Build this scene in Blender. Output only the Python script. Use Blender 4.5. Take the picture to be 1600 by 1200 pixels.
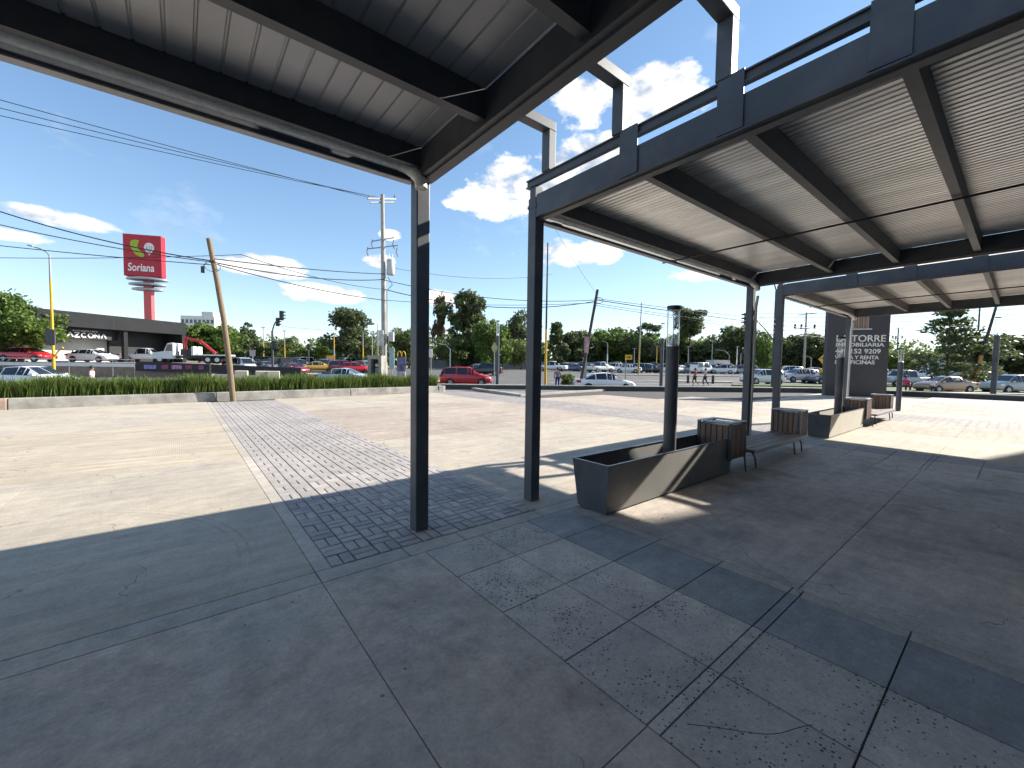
import bpy, bmesh, math, random
import numpy as np
from mathutils import Vector, Matrix

random.seed(7); rng = np.random.default_rng(7)
for o in list(bpy.data.objects): bpy.data.objects.remove(o)
SC = bpy.context.scene; COL = SC.collection
rad = math.radians

# ------------------------------------------------------------------ camera
YAW, PITCH, ROLL, FPX = rad(38.898), rad(2.752), rad(-0.8213), 643.72
fw = Vector((math.sin(YAW)*math.cos(PITCH), math.cos(YAW)*math.cos(PITCH), -math.sin(PITCH)))
rt = Vector((math.cos(YAW), -math.sin(YAW), 0)); dn = fw.cross(rt)
rt2 = math.cos(ROLL)*rt + math.sin(ROLL)*dn; dn2 = -math.sin(ROLL)*rt + math.cos(ROLL)*dn
cam = bpy.data.cameras.new('camera'); cam.sensor_width = 36; cam.lens = 36*FPX/1600
cam.clip_start = .05; cam.clip_end = 6000
co = bpy.data.objects.new('camera', cam); COL.objects.link(co)
m = Matrix.Identity(4)
for i in range(3): m[i][0] = rt2[i]; m[i][1] = -dn2[i]; m[i][2] = -fw[i]
m[2][3] = 1.8; co.matrix_world = m; SC.camera = co

# ------------------------------------------------------------------ sun, sky, exposure
SUN = Vector((1.685, -.445, 1.0)).normalized()
s_el = math.asin(SUN.z); s_az = math.atan2(SUN.x, SUN.y)
sun = bpy.data.lights.new('sun', 'SUN'); sun.energy = 2.9; sun.angle = rad(.53); sun.color = (1, .95, .86)
so = bpy.data.objects.new('sun', sun); COL.objects.link(so); so.rotation_euler = SUN.to_track_quat('Z', 'Y').to_euler()
SC.view_settings.view_transform = 'Standard'; SC.view_settings.look = 'None'
SC.view_settings.exposure = 1.9; SC.view_settings.gamma = 1

def build_world():
    w = bpy.data.worlds.new('World'); SC.world = w; w.use_nodes = True
    nt = w.node_tree; N = nt.nodes; L = nt.links; N.clear()
    out = N.new('ShaderNodeOutputWorld'); bg = N.new('ShaderNodeBackground'); L.new(bg.outputs[0], out.inputs[0])
    sky = N.new('ShaderNodeTexSky'); sky.sky_type = 'NISHITA'; sky.sun_disc = False
    sky.sun_elevation = s_el; sky.sun_rotation = s_az; sky.altitude = 1900; sky.air_density = 1.0; sky.dust_density = .05; sky.ozone_density = 1.6
    bg.inputs[1].default_value = .090
    tc = N.new('ShaderNodeTexCoord'); D = tc.outputs['Generated']
    def mth(op, a, b=None, c=None, clamp=False):
        n = N.new('ShaderNodeMath'); n.operation = op; n.use_clamp = clamp
        for i, x in enumerate((a, b, c)):
            if x is None: continue
            if isinstance(x, (int, float)): n.inputs[i].default_value = x
            else: L.new(x, n.inputs[i])
        return n.outputs[0]
    def dot(v):
        n = N.new('ShaderNodeVectorMath'); n.operation = 'DOT_PRODUCT'; L.new(D, n.inputs[0]); n.inputs[1].default_value = v
        return n.outputs['Value']
    def noise(vec, sc, det, ro=.55):
        n = N.new('ShaderNodeTexNoise'); n.inputs['Scale'].default_value = sc; n.inputs['Detail'].default_value = det
        n.inputs['Roughness'].default_value = ro; L.new(vec, n.inputs['Vector']); return n.outputs[0]
    mp = N.new('ShaderNodeMapping'); mp.inputs['Scale'].default_value = (1, 1, 1.8); L.new(D, mp.inputs[0]); dv = mp.outputs[0]
    # the cumulus in view, then added ones out of view, as bearings (degrees right of the view axis), elevations and angular sizes
    def dirv(b, e):
        a = YAW + rad(b); return Vector((math.sin(a)*math.cos(rad(e)), math.cos(a)*math.cos(rad(e)), math.sin(rad(e))))
    clouds = [(1.0,22.6,7.5,3.6),(9.0,25,6.5,3.0),(-5,21.4,4.2,1.7),(8.7,31.5,3.6,2.5),(19,31.0,4.2,2.9),(7.6,14.9,6.2,1.7),(-31,11.0,5.6,1.3),(-25,8.5,4.5,1.2),
              (-47,12.6,4,.8),(-52,10.6,4.5,.6),(25,11.8,4.5,1.3),(-18,13,2.0,.8),(-9,8.7,5.5,1.0),(33,12.5,5,1.5),(47,10,9,2.0),(-16.5,16.3,1.6,.7),
              (75,18,9,3),(105,30,10,5),(150,20,12,4),(190,30,12,5),(235,22,12,4),(265,32,11,5),(-70,26,9,4),(120,60,12,8),(235,58,12,8)]  # unseen clouds behind and overhead, added to whiten the ambient light
    tot = None
    for b, e, rw, rh in clouds:
        c = dirv(b, e); u = Vector((c.y, -c.x, 0)).normalized(); v = u.cross(c)
        # small-angle ellipse: squared offsets across and up, scaled by the cloud's half-sizes
        a1 = dot(u/math.tan(rad(rw))); b1 = dot(v/math.tan(rad(rh)))
        r = mth('MULTIPLY_ADD', a1, a1, mth('MULTIPLY', b1, b1))
        r = mth('MULTIPLY_ADD', mth('LESS_THAN', dot(c), 0.), 9., r)
        k = mth('MULTIPLY_ADD', r, -.5, 1.08)
        tot = k if tot is None else mth('MAXIMUM', tot, k)
    n1 = noise(dv, 9, 6, .62)
    d = mth('ADD', tot, mth('MULTIPLY', mth('SUBTRACT', n1, .5), 2.3))
    # thin scattered cloud over the whole dome
    n3 = noise(dv, 3.3, 5, .66)
    thin = mth('MULTIPLY', mth('SUBTRACT', n3, .60, clamp=True), 3.0)
    dens = mth('MULTIPLY', mth('SUBTRACT', d, .52), 3.2, clamp=True)
    dens = mth('MAXIMUM', dens, mth('MULTIPLY', thin, .55, clamp=True))
    sh = N.new('ShaderNodeMapping'); sh.inputs['Location'].default_value = (SUN.x*.035, SUN.y*.035, .05); L.new(dv, sh.inputs[0])
    n4 = noise(sh.outputs[0], 9, 4, .6)
    lit = mth('ADD', .62, mth('MULTIPLY', mth('SUBTRACT', n1, n4), 3.4), clamp=True)
    cc = N.new('ShaderNodeMix'); cc.data_type = 'RGBA'; L.new(lit, cc.inputs['Factor'])
    cc.inputs['A'].default_value = (1.7, 1.95, 2.35, 1); cc.inputs['B'].default_value = (4.6, 4.5, 4.3, 1)
    mx = N.new('ShaderNodeMix'); mx.data_type = 'RGBA'; L.new(dens, mx.inputs['Factor'])
    # soft shoulder so that the horizon does not wash out against the zenith
    dv1 = N.new('ShaderNodeVectorMath'); dv1.operation = 'MULTIPLY_ADD'; L.new(sky.outputs[0], dv1.inputs[0]); dv1.inputs[1].default_value = (.10, .10, .10); dv1.inputs[2].default_value = (1, 1, 1)
    dv2 = N.new('ShaderNodeVectorMath'); dv2.operation = 'DIVIDE'; L.new(sky.outputs[0], dv2.inputs[0]); L.new(dv1.outputs[0], dv2.inputs[1])
    hs = N.new('ShaderNodeHueSaturation'); hs.inputs['Saturation'].default_value = 1.10; L.new(dv2.outputs[0], hs.inputs['Color'])
    L.new(hs.outputs[0], mx.inputs['A']); L.new(cc.outputs['Result'], mx.inputs['B'])
    L.new(mx.outputs['Result'], bg.inputs[0])
    w.cycles.sampling_method = 'MANUAL'; w.cycles.sample_map_resolution = 512
build_world()
SC.cycles.adaptive_threshold = .05; SC.cycles.max_bounces = 5; SC.cycles.diffuse_bounces = 3; SC.cycles.glossy_bounces = 3; SC.cycles.transparent_max_bounces = 8

# ------------------------------------------------------------------ materials
MATS = {}
def mat(name, col, rough=.6, metal=0., var=.12, scale=3., bump=0., bscale=80., spec=.5, dirt=None, dscale=1.2, damt=.5, emit=None, perobj=0., coat=0., detail=3, stretch=None, sheen=0.):
    if name in MATS: return MATS[name]
    M = bpy.data.materials.new(name); M.use_nodes = True; nt = M.node_tree; N = nt.nodes; L = nt.links
    b = N['Principled BSDF']; b.inputs['Roughness'].default_value = rough; b.inputs['Metallic'].default_value = metal
    b.inputs['Specular IOR Level'].default_value = spec
    if coat: b.inputs['Coat Weight'].default_value = coat; b.inputs['Coat Roughness'].default_value = .08
    g = N.new('ShaderNodeNewGeometry'); P = g.outputs['Position']
    if stretch:
        mp = N.new('ShaderNodeMapping'); mp.inputs['Scale'].default_value = stretch; L.new(P, mp.inputs[0]); P = mp.outputs[0]
    n = N.new('ShaderNodeTexNoise'); n.inputs['Scale'].default_value = scale; n.inputs['Detail'].default_value = detail; n.inputs['Roughness'].default_value = .6; L.new(P, n.inputs['Vector'])
    r = N.new('ShaderNodeMapRange'); L.new(n.outputs[0], r.inputs[0]); r.inputs[1].default_value = .3; r.inputs[2].default_value = .7
    r.inputs[3].default_value = 1-var; r.inputs[4].default_value = 1+var
    fac = r.outputs[0]
    if perobj:
        oi = N.new('ShaderNodeObjectInfo'); pr = N.new('ShaderNodeMapRange'); L.new(oi.outputs['Random'], pr.inputs[0]); pr.inputs[3].default_value = 1-perobj; pr.inputs[4].default_value = 1+perobj
        mm = N.new('ShaderNodeMath'); mm.operation = 'MULTIPLY'; L.new(fac, mm.inputs[0]); L.new(pr.outputs[0], mm.inputs[1]); fac = mm.outputs[0]
    h = N.new('ShaderNodeVectorMath'); h.operation = 'SCALE'; h.inputs[0].default_value = col; L.new(fac, h.inputs['Scale'])
    c = h.outputs[0]
    if dirt:
        n2 = N.new('ShaderNodeTexNoise'); n2.inputs['Scale'].default_value = dscale; n2.inputs['Detail'].default_value = 4; n2.inputs['Roughness'].default_value = .65; L.new(P, n2.inputs['Vector'])
        r2 = N.new('ShaderNodeMapRange'); L.new(n2.outputs[0], r2.inputs[0]); r2.inputs[1].default_value = .45; r2.inputs[2].default_value = .75; r2.inputs[4].default_value = damt
        mx = N.new('ShaderNodeMix'); mx.data_type = 'RGBA'; L.new(r2.outputs[0], mx.inputs['Factor']); L.new(c, mx.inputs['A']); mx.inputs['B'].default_value = (*dirt, 1); c = mx.outputs['Result']
    L.new(c, b.inputs['Base Color'])
    if bump:
        n3 = N.new('ShaderNodeTexNoise'); n3.inputs['Scale'].default_value = bscale; n3.inputs['Detail'].default_value = 2; L.new(g.outputs['Position'], n3.inputs['Vector'])
        bp = N.new('ShaderNodeBump'); bp.inputs['Strength'].default_value = bump; bp.inputs['Distance'].default_value = .01; L.new(n3.outputs[0], bp.inputs['Height']); L.new(bp.outputs[0], b.inputs['Normal'])
    if emit: b.inputs['Emission Color'].default_value = (*emit[:3], 1); b.inputs['Emission Strength'].default_value = emit[3]
    if sheen: b.inputs['Sheen Weight'].default_value = sheen; b.inputs['Sheen Roughness'].default_value = .45; b.inputs['Sheen Tint'].default_value = (1, .92, .78, 1)
    MATS[name] = M; return M

def ground_mat(name, col, col2, var=.1, pits=0., groove=None, bricks=None, stain=None, perobj=.05, rough=.85, pit_scale=14., pit_max=.30, streak=None, crack=True, samt=1., tyre=None):
    """weathered cast concrete: two tones, fine grain, blotches, streaks, optional pits, raked grooves or stamped bricks"""
    M = bpy.data.materials.new(name); M.use_nodes = True; nt = M.node_tree; N = nt.nodes; L = nt.links
    b = N['Principled BSDF']; b.inputs['Roughness'].default_value = rough; b.inputs['Specular IOR Level'].default_value = .35
    P = N.new('ShaderNodeNewGeometry').outputs['Position']
    oi = N.new('ShaderNodeObjectInfo')
    def noise(sc, det=4, ro=.6, vec=P, out=0):
        n = N.new('ShaderNodeTexNoise'); n.inputs['Scale'].default_value = sc; n.inputs['Detail'].default_value = det; n.inputs['Roughness'].default_value = ro; L.new(vec, n.inputs['Vector']); return n.outputs[out]
    def rng_(x, a, b_, c, d):
        r = N.new('ShaderNodeMapRange'); L.new(x, r.inputs[0]); r.inputs[1].default_value = a; r.inputs[2].default_value = b_; r.inputs[3].default_value = c; r.inputs[4].default_value = d; return r.outputs[0]
    def mul(a, c):
        n = N.new('ShaderNodeMath'); n.operation = 'MULTIPLY'
        for i, x in enumerate((a, c)):
            if isinstance(x, (int, float)): n.inputs[i].default_value = x
            else: L.new(x, n.inputs[i])
        return n.outputs[0]
    def mix(f, a, c):
        n = N.new('ShaderNodeMix'); n.data_type = 'RGBA'; L.new(f, n.inputs['Factor'])
        for k, x in (('A', a), ('B', c)):
            if isinstance(x, tuple): n.inputs[k].default_value = (*x, 1)
            else: L.new(x, n.inputs[k])
        return n.outputs['Result']
    c = mix(rng_(noise(.9), .38, .62, 0, 1), col, col2)
    f = mul(rng_(noise(.35, 5, .7), .3, .7, 1-var, 1+var), rng_(noise(38, 3, .75), .25, .75, .82, 1.18))
    f = mul(f, rng_(noise(5, 4, .75), .3, .7, 1-var, 1+var))
    f = mul(f, rng_(oi.outputs['Random'], 0, 1, 1-perobj, 1+perobj))
    if streak:   # broom and tyre marks running one way
        mp = N.new('ShaderNodeMapping'); mp.inputs['Scale'].default_value = streak; L.new(P, mp.inputs[0])
        f = mul(f, rng_(noise(1., 4, .7, mp.outputs[0]), .3, .7, 1-.24*samt, 1+.14*samt))
    if tyre:     # faint curved tyre tracks
        ds = N.new('ShaderNodeVectorMath'); ds.operation = 'DISTANCE'; L.new(P, ds.inputs[0]); ds.inputs[1].default_value = (tyre[0], tyre[1], 0)
        wv = N.new('ShaderNodeMath'); wv.operation = 'SINE'; L.new(mul(ds.outputs['Value'], 75.), wv.inputs[0])
        bandm = mul(rng_(ds.outputs['Value'], tyre[2], tyre[2]+.04, 0, 1), rng_(ds.outputs['Value'], tyre[2]+.22, tyre[2]+.28, 1, 0))
        f = mul(f, rng_(mul(mul(rng_(wv.outputs[0], .2, .9, 0, 1), bandm), rng_(noise(1.1, 3), .42, .55, 0, 1)), 0, 1, 1, .84))
    hgt = rng_(noise(120, 1, .6), 0, 1, 0, .25)
    if pits:
        v = N.new('ShaderNodeTexVoronoi'); v.inputs['Scale'].default_value = pit_scale; v.inputs['Randomness'].default_value = 1; L.new(P, v.inputs['Vector'])
        sz = rng_(noise(1.7, 3, .5), .34, .66, pit_max*.33, pit_max)
        cmp = N.new('ShaderNodeMath'); cmp.operation = 'LESS_THAN'; L.new(v.outputs['Distance'], cmp.inputs[0]); L.new(sz, cmp.inputs[1])
        sel = N.new('ShaderNodeMath'); sel.operation = 'GREATER_THAN'; sc_ = N.new('ShaderNodeSeparateColor'); L.new(v.outputs['Color'], sc_.inputs[0]); L.new(sc_.outputs[0], sel.inputs[0]); sel.inputs[1].default_value = .3
        pit = mul(mul(cmp.outputs[0], sel.outputs[0]), pits)
        v2 = N.new('ShaderNodeTexVoronoi'); v2.inputs['Scale'].default_value = pit_scale*2.6; L.new(P, v2.inputs['Vector'])
        cm2 = N.new('ShaderNodeMath'); cm2.operation = 'LESS_THAN'; L.new(v2.outputs['Distance'], cm2.inputs[0]); L.new(mul(sz, .8), cm2.inputs[1])
        mxp = N.new('ShaderNodeMath'); mxp.operation = 'MAXIMUM'; L.new(pit, mxp.inputs[0]); L.new(mul(cm2.outputs[0], pits*.7), mxp.inputs[1]); pit = mxp.outputs[0]
    h = N.new('ShaderNodeVectorMath'); h.operation = 'SCALE'; L.new(c, h.inputs[0]); L.new(f, h.inputs['Scale']); c = h.outputs[0]
    if stain:
        c = mix(rng_(noise(stain[3], 5, .7), .52, .72, 0, stain[4]), c, stain[:3])
    vc = N.new('ShaderNodeTexVoronoi'); vc.feature = 'DISTANCE_TO_EDGE'; vc.inputs['Scale'].default_value = .55
    wn = N.new('ShaderNodeVectorMath'); wn.operation = 'MULTIPLY_ADD'; L.new(noise(2.5, 3, .6, P, 1), wn.inputs[0]); wn.inputs[1].default_value = (.5, .5, 0); L.new(P, wn.inputs[2]); L.new(wn.outputs[0], vc.inputs['Vector'])
    ck = mul(rng_(vc.outputs['Distance'], 0, .0035, 1, 0), rng_(noise(.8, 2), .5, .56, 0, .75))
    if crack: c = mix(ck, c, (.05, .045, .04))
    bump_in = hgt
    if pits:
        c = mix(pit, c, (.03, .03, .03))
        n = N.new('ShaderNodeMath'); n.operation = 'SUBTRACT'; L.new(hgt, n.inputs[0]); L.new(pit, n.inputs[1]); bump_in = n.outputs[0]
    if groove:
        w = N.new('ShaderNodeTexWave'); w.wave_type = 'BANDS'; w.bands_direction = 'X'; w.inputs['Scale'].default_value = groove; w.inputs['Distortion'].default_value = .6; w.inputs['Detail'].default_value = 2; L.new(P, w.inputs['Vector'])
        msk = rng_(noise(.6, 4), .36, .56, 0, 1)
        g2 = mul(mul(rng_(w.outputs[0], .0, .35, 1, 0), msk), .35)
        c = mix(g2, c, (.25, .18, .11))
    if bricks:
        br = N.new('ShaderNodeTexBrick'); br.inputs['Scale'].default_value = bricks; br.inputs['Color1'].default_value = (1, 1, 1, 1); br.inputs['Color2'].default_value = (.8, .8, .8, 1); br.inputs['Mortar'].default_value = (.72, .72, .72, 1)
        br.inputs['Mortar Size'].default_value = .03; br.inputs['Brick Width'].default_value = .44; br.inputs['Row Height'].default_value = .22; L.new(P, br.inputs['Vector'])
        n = N.new('ShaderNodeMix'); n.data_type = 'RGBA'; n.blend_type = 'MULTIPLY'; n.inputs['Factor'].default_value = 1; L.new(c, n.inputs['A']); L.new(br.outputs[0], n.inputs['B']); c = n.outputs['Result']
    L.new(c, b.inputs['Base Color'])
    bp = N.new('ShaderNodeBump'); bp.inputs['Strength'].default_value = .8; bp.inputs['Distance'].default_value = .008; L.new(bump_in, bp.inputs['Height']); L.new(bp.outputs[0], b.inputs['Normal'])
    MATS[name] = M; return M

def leaf_mat(name, c1, c2, trans=.35):
    M = bpy.data.materials.new(name); M.use_nodes = True; nt = M.node_tree; N = nt.nodes; L = nt.links; N.clear()
    out = N.new('ShaderNodeOutputMaterial'); g = N.new('ShaderNodeNewGeometry')
    n = N.new('ShaderNodeTexNoise'); n.inputs['Scale'].default_value = 1.1; n.inputs['Detail'].default_value = 5; L.new(g.outputs['Position'], n.inputs['Vector'])
    ad = N.new('ShaderNodeMath'); ad.operation = 'MULTIPLY_ADD'; L.new(g.outputs['Random Per Island'], ad.inputs[0]); ad.inputs[1].default_value = .6; L.new(n.outputs[0], ad.inputs[2])
    r = N.new('ShaderNodeMapRange'); L.new(ad.outputs[0], r.inputs[0]); r.inputs[1].default_value = .45; r.inputs[2].default_value = 1.15
    mx = N.new('ShaderNodeMix'); mx.data_type = 'RGBA'; L.new(r.outputs[0], mx.inputs['Factor']); mx.inputs['A'].default_value = (*c1, 1); mx.inputs['B'].default_value = (*c2, 1)
    d = N.new('ShaderNodeBsdfPrincipled'); d.inputs['Roughness'].default_value = .55; d.inputs['Specular IOR Level'].default_value = .3; L.new(mx.outputs['Result'], d.inputs['Base Color'])
    t = N.new('ShaderNodeBsdfTranslucent'); L.new(mx.outputs['Result'], t.inputs[0])
    ms = N.new('ShaderNodeMixShader'); ms.inputs[0].default_value = trans; L.new(d.outputs[0], ms.inputs[1]); L.new(t.outputs[0], ms.inputs[2]); L.new(ms.outputs[0], out.inputs[0])
    MATS[name] = M; return M

def glass_mat(name, col=(1, 1, 1), rough=.02, clear=.8):
    M = bpy.data.materials.new(name); M.use_nodes = True; nt = M.node_tree; N = nt.nodes; L = nt.links; N.clear()
    out = N.new('ShaderNodeOutputMaterial'); t = N.new('ShaderNodeBsdfTransparent'); t.inputs[0].default_value = (*col, 1)
    g = N.new('ShaderNodeBsdfGlossy'); g.inputs['Roughness'].default_value = rough
    lw = N.new('ShaderNodeLayerWeight'); lw.inputs[0].default_value = .35
    r = N.new('ShaderNodeMapRange'); L.new(lw.outputs['Facing'], r.inputs[0]); r.inputs[3].default_value = .06; r.inputs[4].default_value = .75
    ms = N.new('ShaderNodeMixShader'); L.new(r.outputs[0], ms.inputs[0]); L.new(t.outputs[0], ms.inputs[1]); L.new(g.outputs[0], ms.inputs[2]); L.new(ms.outputs[0], out.inputs[0])
    MATS[name] = M; return M

PAINT = mat('anthracite_paint', (.050, .058, .072), .5, 0, .18, 2.5, .06, 60, .6, dirt=(.20, .18, .15), dscale=1.6, damt=.35, sheen=.12)
PAINT2 = mat('anthracite_planter_paint', (.042, .048, .060), .56, 0, .2, 3, .08, 40, .7, dirt=(.19, .18, .165), dscale=2.2, damt=.35, sheen=.5)
PLATE = mat('galvanised_edge', (.30, .30, .31), .45, .3, .2, 6)
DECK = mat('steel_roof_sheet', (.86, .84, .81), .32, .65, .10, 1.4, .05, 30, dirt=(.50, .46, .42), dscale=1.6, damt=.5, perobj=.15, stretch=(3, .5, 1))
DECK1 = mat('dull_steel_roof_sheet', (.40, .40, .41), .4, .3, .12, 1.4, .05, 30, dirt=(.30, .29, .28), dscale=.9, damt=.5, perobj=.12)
PVC = mat('cream_pvc', (.90, .87, .79), .45, 0, .10, 14, .15, 90, dirt=(.55, .50, .42), dscale=26, damt=.45)
WOODS = mat('slat_wood', (.17, .105, .075), .6, 0, .3, 4, .15, 60, perobj=.22, stretch=(3, 3, 25))
WOODB = mat('bench_slat_wood', (.19, .13, .095), .6, 0, .3, 4, .15, 60, perobj=.2, stretch=(2, 25, 25))
BLACK = mat('black_metal', (.02, .021, .024), .4, 0, .1)
SOIL = mat('potting_soil', (.05, .038, .028), .95, 0, .4, 9, .9, 60)
GLASS = glass_mat('clear_glass')
DGLASS = mat('dark_glass', (.012, .015, .018), .06, 0, .05, 1, spec=.8)
RUBBER = mat('tyre_rubber', (.018, .018, .018), .8)
RIM = mat('alloy_rim', (.45, .46, .48), .3, .8)
CONC_L = mat('grey_cast_concrete', (.33, .31, .275), .9, 0, .25, 1.6, .5, 40, dirt=(.12, .11, .10), dscale=1.3, damt=.8)
CONC_P = mat('pink_cast_concrete', (.36, .26, .20), .9, 0, .2, 2, .5, 40)
CONC_POLE = mat('pole_concrete', (.36, .34, .30), .85, 0, .2, 4, .3, 50)
TIMBER = mat('weathered_pole_timber', (.19, .135, .08), .8, 0, .3, 6, .3, 40, stretch=(6, 6, .6))
TIMBER_D = mat('dark_pole_timber', (.055, .05, .048), .8, 0, .25, 6)
WIRE = mat('black_cable', (.015, .016, .018), .6)
GREYM = mat('grey_galvanised', (.33, .34, .35), .5, .4, .15, 5)
YEL = mat('yellow_paint', (.62, .36, .02), .5, 0, .12, 3)
WHITE = mat('white_paint', (.75, .75, .74), .45, 0, .05, 3)
RED = mat('red_paint', (.55, .025, .03), .4, 0, .08, 3)
ASPH = mat('asphalt', (.105, .098, .094), .9, 0, .18, .5, .4, 70, dirt=(.15, .135, .12), dscale=.25, damt=.6)
DIRTG = mat('dusty_ground', (.22, .19, .15), .95, 0, .2, .15, .3, 20, dirt=(.10, .12, .05), dscale=.05, damt=.5)
GRASS = mat('mown_grass', (.09, .13, .035), .95, 0, .35, 2.5, .8, 60)
JOINT = mat('joint_dirt', (.07, .062, .055), .95, 0, .3, 8)
KERB = mat('kerb_concrete', (.45, .41, .35), .9, 0, .15, 2)
DWALL = mat('dark_plinth', (.06, .062, .07), .7, 0, .15, 2)  # even dark tone of the street wall's body, below a paler coping

G_NEAR = ground_mat('trowelled_slab_concrete', (.52, .425, .34), (.43, .38, .325), .22, stain=(.22, .165, .12, 1.1, .6), pits=.55, pit_scale=8, pit_max=.10)
G_BAND = ground_mat('band_concrete', (.47, .405, .335), (.39, .35, .305), .18)
G_TILE = ground_mat('pitted_tile_concrete', (.54, .475, .40), (.44, .40, .355), .18, pits=.9, perobj=.08, pit_scale=36, stain=(.2, .2, .2, 2.2, .35))
G_DARK = ground_mat('dark_tile_concrete', (.37, .36, .345), (.30, .295, .29), .18, perobj=.1, stain=(.26, .25, .24, 3, .4), streak=(2, 9, 1), samt=.5)
G_RIGHT = ground_mat('warm_slab_concrete', (.54, .465, .395), (.43, .385, .34), .2, stain=(.22, .19, .16, .9, .6), streak=(.6, 9, 1), samt=.5)
G_SUN = ground_mat('pale_slab_concrete', (.47, .405, .32), (.41, .36, .295), .12, stain=(.30, .27, .22, .5, .5), streak=(.5, 6, 1), samt=.65, tyre=(-2.05, 4.6, 2.35))
G_GROOVE = ground_mat('raked_slab_concrete', (.47, .40, .30), (.43, .36, .28), .1, groove=9.5, streak=(.5, 5, 1))
G_PINK = ground_mat('rosy_stamped_concrete', (.43, .345, .28), (.385, .325, .265), .16, stain=(.28, .21, .16, .8, .5), streak=(.6, 7, 1))
G_BRICK = ground_mat('paver_concrete', (.42, .375, .345), (.35, .32, .30), .18, perobj=.12, crack=False)
G_STRIP = ground_mat('far_paver_concrete', (.37, .33, .30), (.33, .30, .28), .15, bricks=1.)
G_GRAVEL = ground_mat('gravel_bed', (.16, .155, .15), (.24, .23, .22), .3, pits=1, pit_scale=9)

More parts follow.
